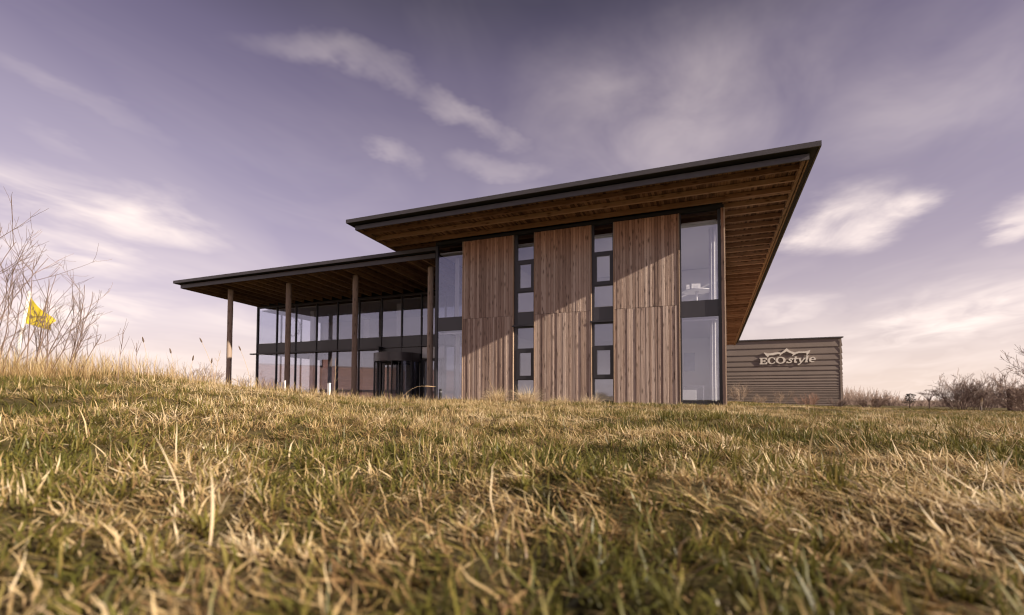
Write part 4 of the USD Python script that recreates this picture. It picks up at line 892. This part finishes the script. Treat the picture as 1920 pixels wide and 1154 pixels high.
def single(r_, n, r0, r1, a0, a1, L, W, phi, curl, tone, seg, keep=None):
    r = np.sqrt(r_.uniform(r0 ** 2, r1 ** 2, n)); a = np.radians(r_.uniform(a0, a1, n)); x, y = r * np.sin(a), r * np.cos(a)
    ok = np.ones(n, bool) if keep is None else keep(x, y, r, np.degrees(a))
    x, y = x[ok], y[ok]; n = len(x)
    return blade_mesh(r_, np.stack([x, y, ground_z(x, y)], 1), r_.uniform(0, 2 * PI, n), r_.uniform(*L, n), r_.uniform(*W, n), np.clip(r_.normal(*phi, n), .03, 1.5), r_.normal(*curl, n), np.clip(r_.normal(*tone, n), 0, 1), seg)

def join(parts):
    o_, V, F, A, B = 0, [], [], [], []
    for v, f, t_, l_ in parts:
        V.append(v); F.append(f + o_); A.append(t_); B.append(l_); o_ += len(v)
    return np.vstack(V), np.vstack(F), np.concatenate(A), np.concatenate(B)

def grass_obj(name, parts, m_, label, cat):
    V, F, tn, al = join(parts)
    o_ = obj(name, (V, F), m_, None, True, tn)
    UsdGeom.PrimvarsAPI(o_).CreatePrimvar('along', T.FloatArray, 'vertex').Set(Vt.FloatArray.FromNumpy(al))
    tag(o_, label, cat, kind='stuff')

def meadow():
    r_ = np.random.default_rng(2024)
    A0, A1 = -77, 33
    parts = [
        clumped(r_, .17, 1.3, -86, 44, 8800, 16, .032, (.024, .066), (.0020, .0045), 6),
        clumped(r_, 1.2, 3.6, A0 - 2, A1 + 3, 5000, 18, .045, (.035, .090), (.0023, .0050), 5),
        clumped(r_, 3.5, 10, A0, A1, 1650, 16, .07, (.045, .115), (.0030, .0055), 3, .02),
        clumped(r_, 9.7, 24, A0, A1, 330, 16, .14, (.07, .15), (.0045, .0075), 2, .02, -.04),
        clumped(r_, 23, 75, -4, A1, 62, 12, .3, (.09, .17), (.006, .011), 2, .02, .02, lambda x, y, r, a: (y < 65) & (x > .5)),
        single(r_, 20000, .17, 3.6, -86, 44, (.02, .06), (.002, .0045), (1.42, .1), (.1, .3), (.6, .22), 2),
        single(r_, 190, .45, 3.0, A0, A1, (.08, .19), (.0028, .0055), (.95, .35), (.5, .6), (.88, .09), 7),
        single(r_, 900, 3, 10, A0, A1, (.10, .20), (.003, .005), (.6, .3), (.6, .5), (.85, .1), 5),
        single(r_, 1500, 9, 17, -50, 10, (.10, .24), (.005, .009), (.5, .3), (.6, .5), (.8, .12), 4),
    ]
    grass_obj('meadow_grass', parts, 'grass', 'matted winter grass of green and straw blades covering the whole field', 'grass')
    parts = [single(r_, 6500, 7.4, 10.4, -75, -54, (.10, .46), (.003, .006), (.30, .18), (.5, .35), (.70, .13), 4, lambda x, y, r, a: r_.random(len(x)) < np.clip((-a - 54) / 15, .05, 1)),
             single(r_, 1500, 8.6, 12, -58, -24, (.12, .30), (.003, .006), (.35, .2), (.5, .4), (.74, .13), 4)]
    grass_obj('tall_dry_grass', parts, 'straw', 'taller dry straw grass along the crest of the bank at left', 'dry grass')
meadow()

def tussocks():
    r_ = np.random.default_rng(12)
    for x_, y_, h_, n_, lb in ((-6.05, 13.8, .52, 260, 'pale dead grass tussock before the left narrow window, the left one of two large'), (-5.15, 14.1, .55, 260, 'pale dead grass tussock before the middle timber panel, the right one of two large'), (-3.25, 14.6, .38, 120, 'small pale tussock below the right narrow window'), (-4.2, 14.4, .38, 110, 'small pale tussock at the right end of the middle timber panel')):
        t = thing('grass_tussock', lb, 'tussock', (x_, y_, gz(x_, y_) - .02))
        n_ *= 2; qa, q = r_.uniform(0, 2 * PI, n_), .22 * np.sqrt(r_.random(n_))
        v, f, tn, al = blade_mesh(r_, np.stack([q * np.cos(qa), q * np.sin(qa), np.zeros(n_)], 1), qa + r_.normal(0, .9, n_), r_.uniform(h_ * .7, h_ * 1.5, n_), r_.uniform(.004, .008, n_), np.clip(r_.normal(.45, .3, n_), .05, 1.4), r_.normal(1.3, .4, n_), np.clip(r_.normal(.95, .06, n_), 0, 1), 6)
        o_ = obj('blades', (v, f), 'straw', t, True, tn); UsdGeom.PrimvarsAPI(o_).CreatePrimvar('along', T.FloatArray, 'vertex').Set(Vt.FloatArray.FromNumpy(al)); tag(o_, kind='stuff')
tussocks()
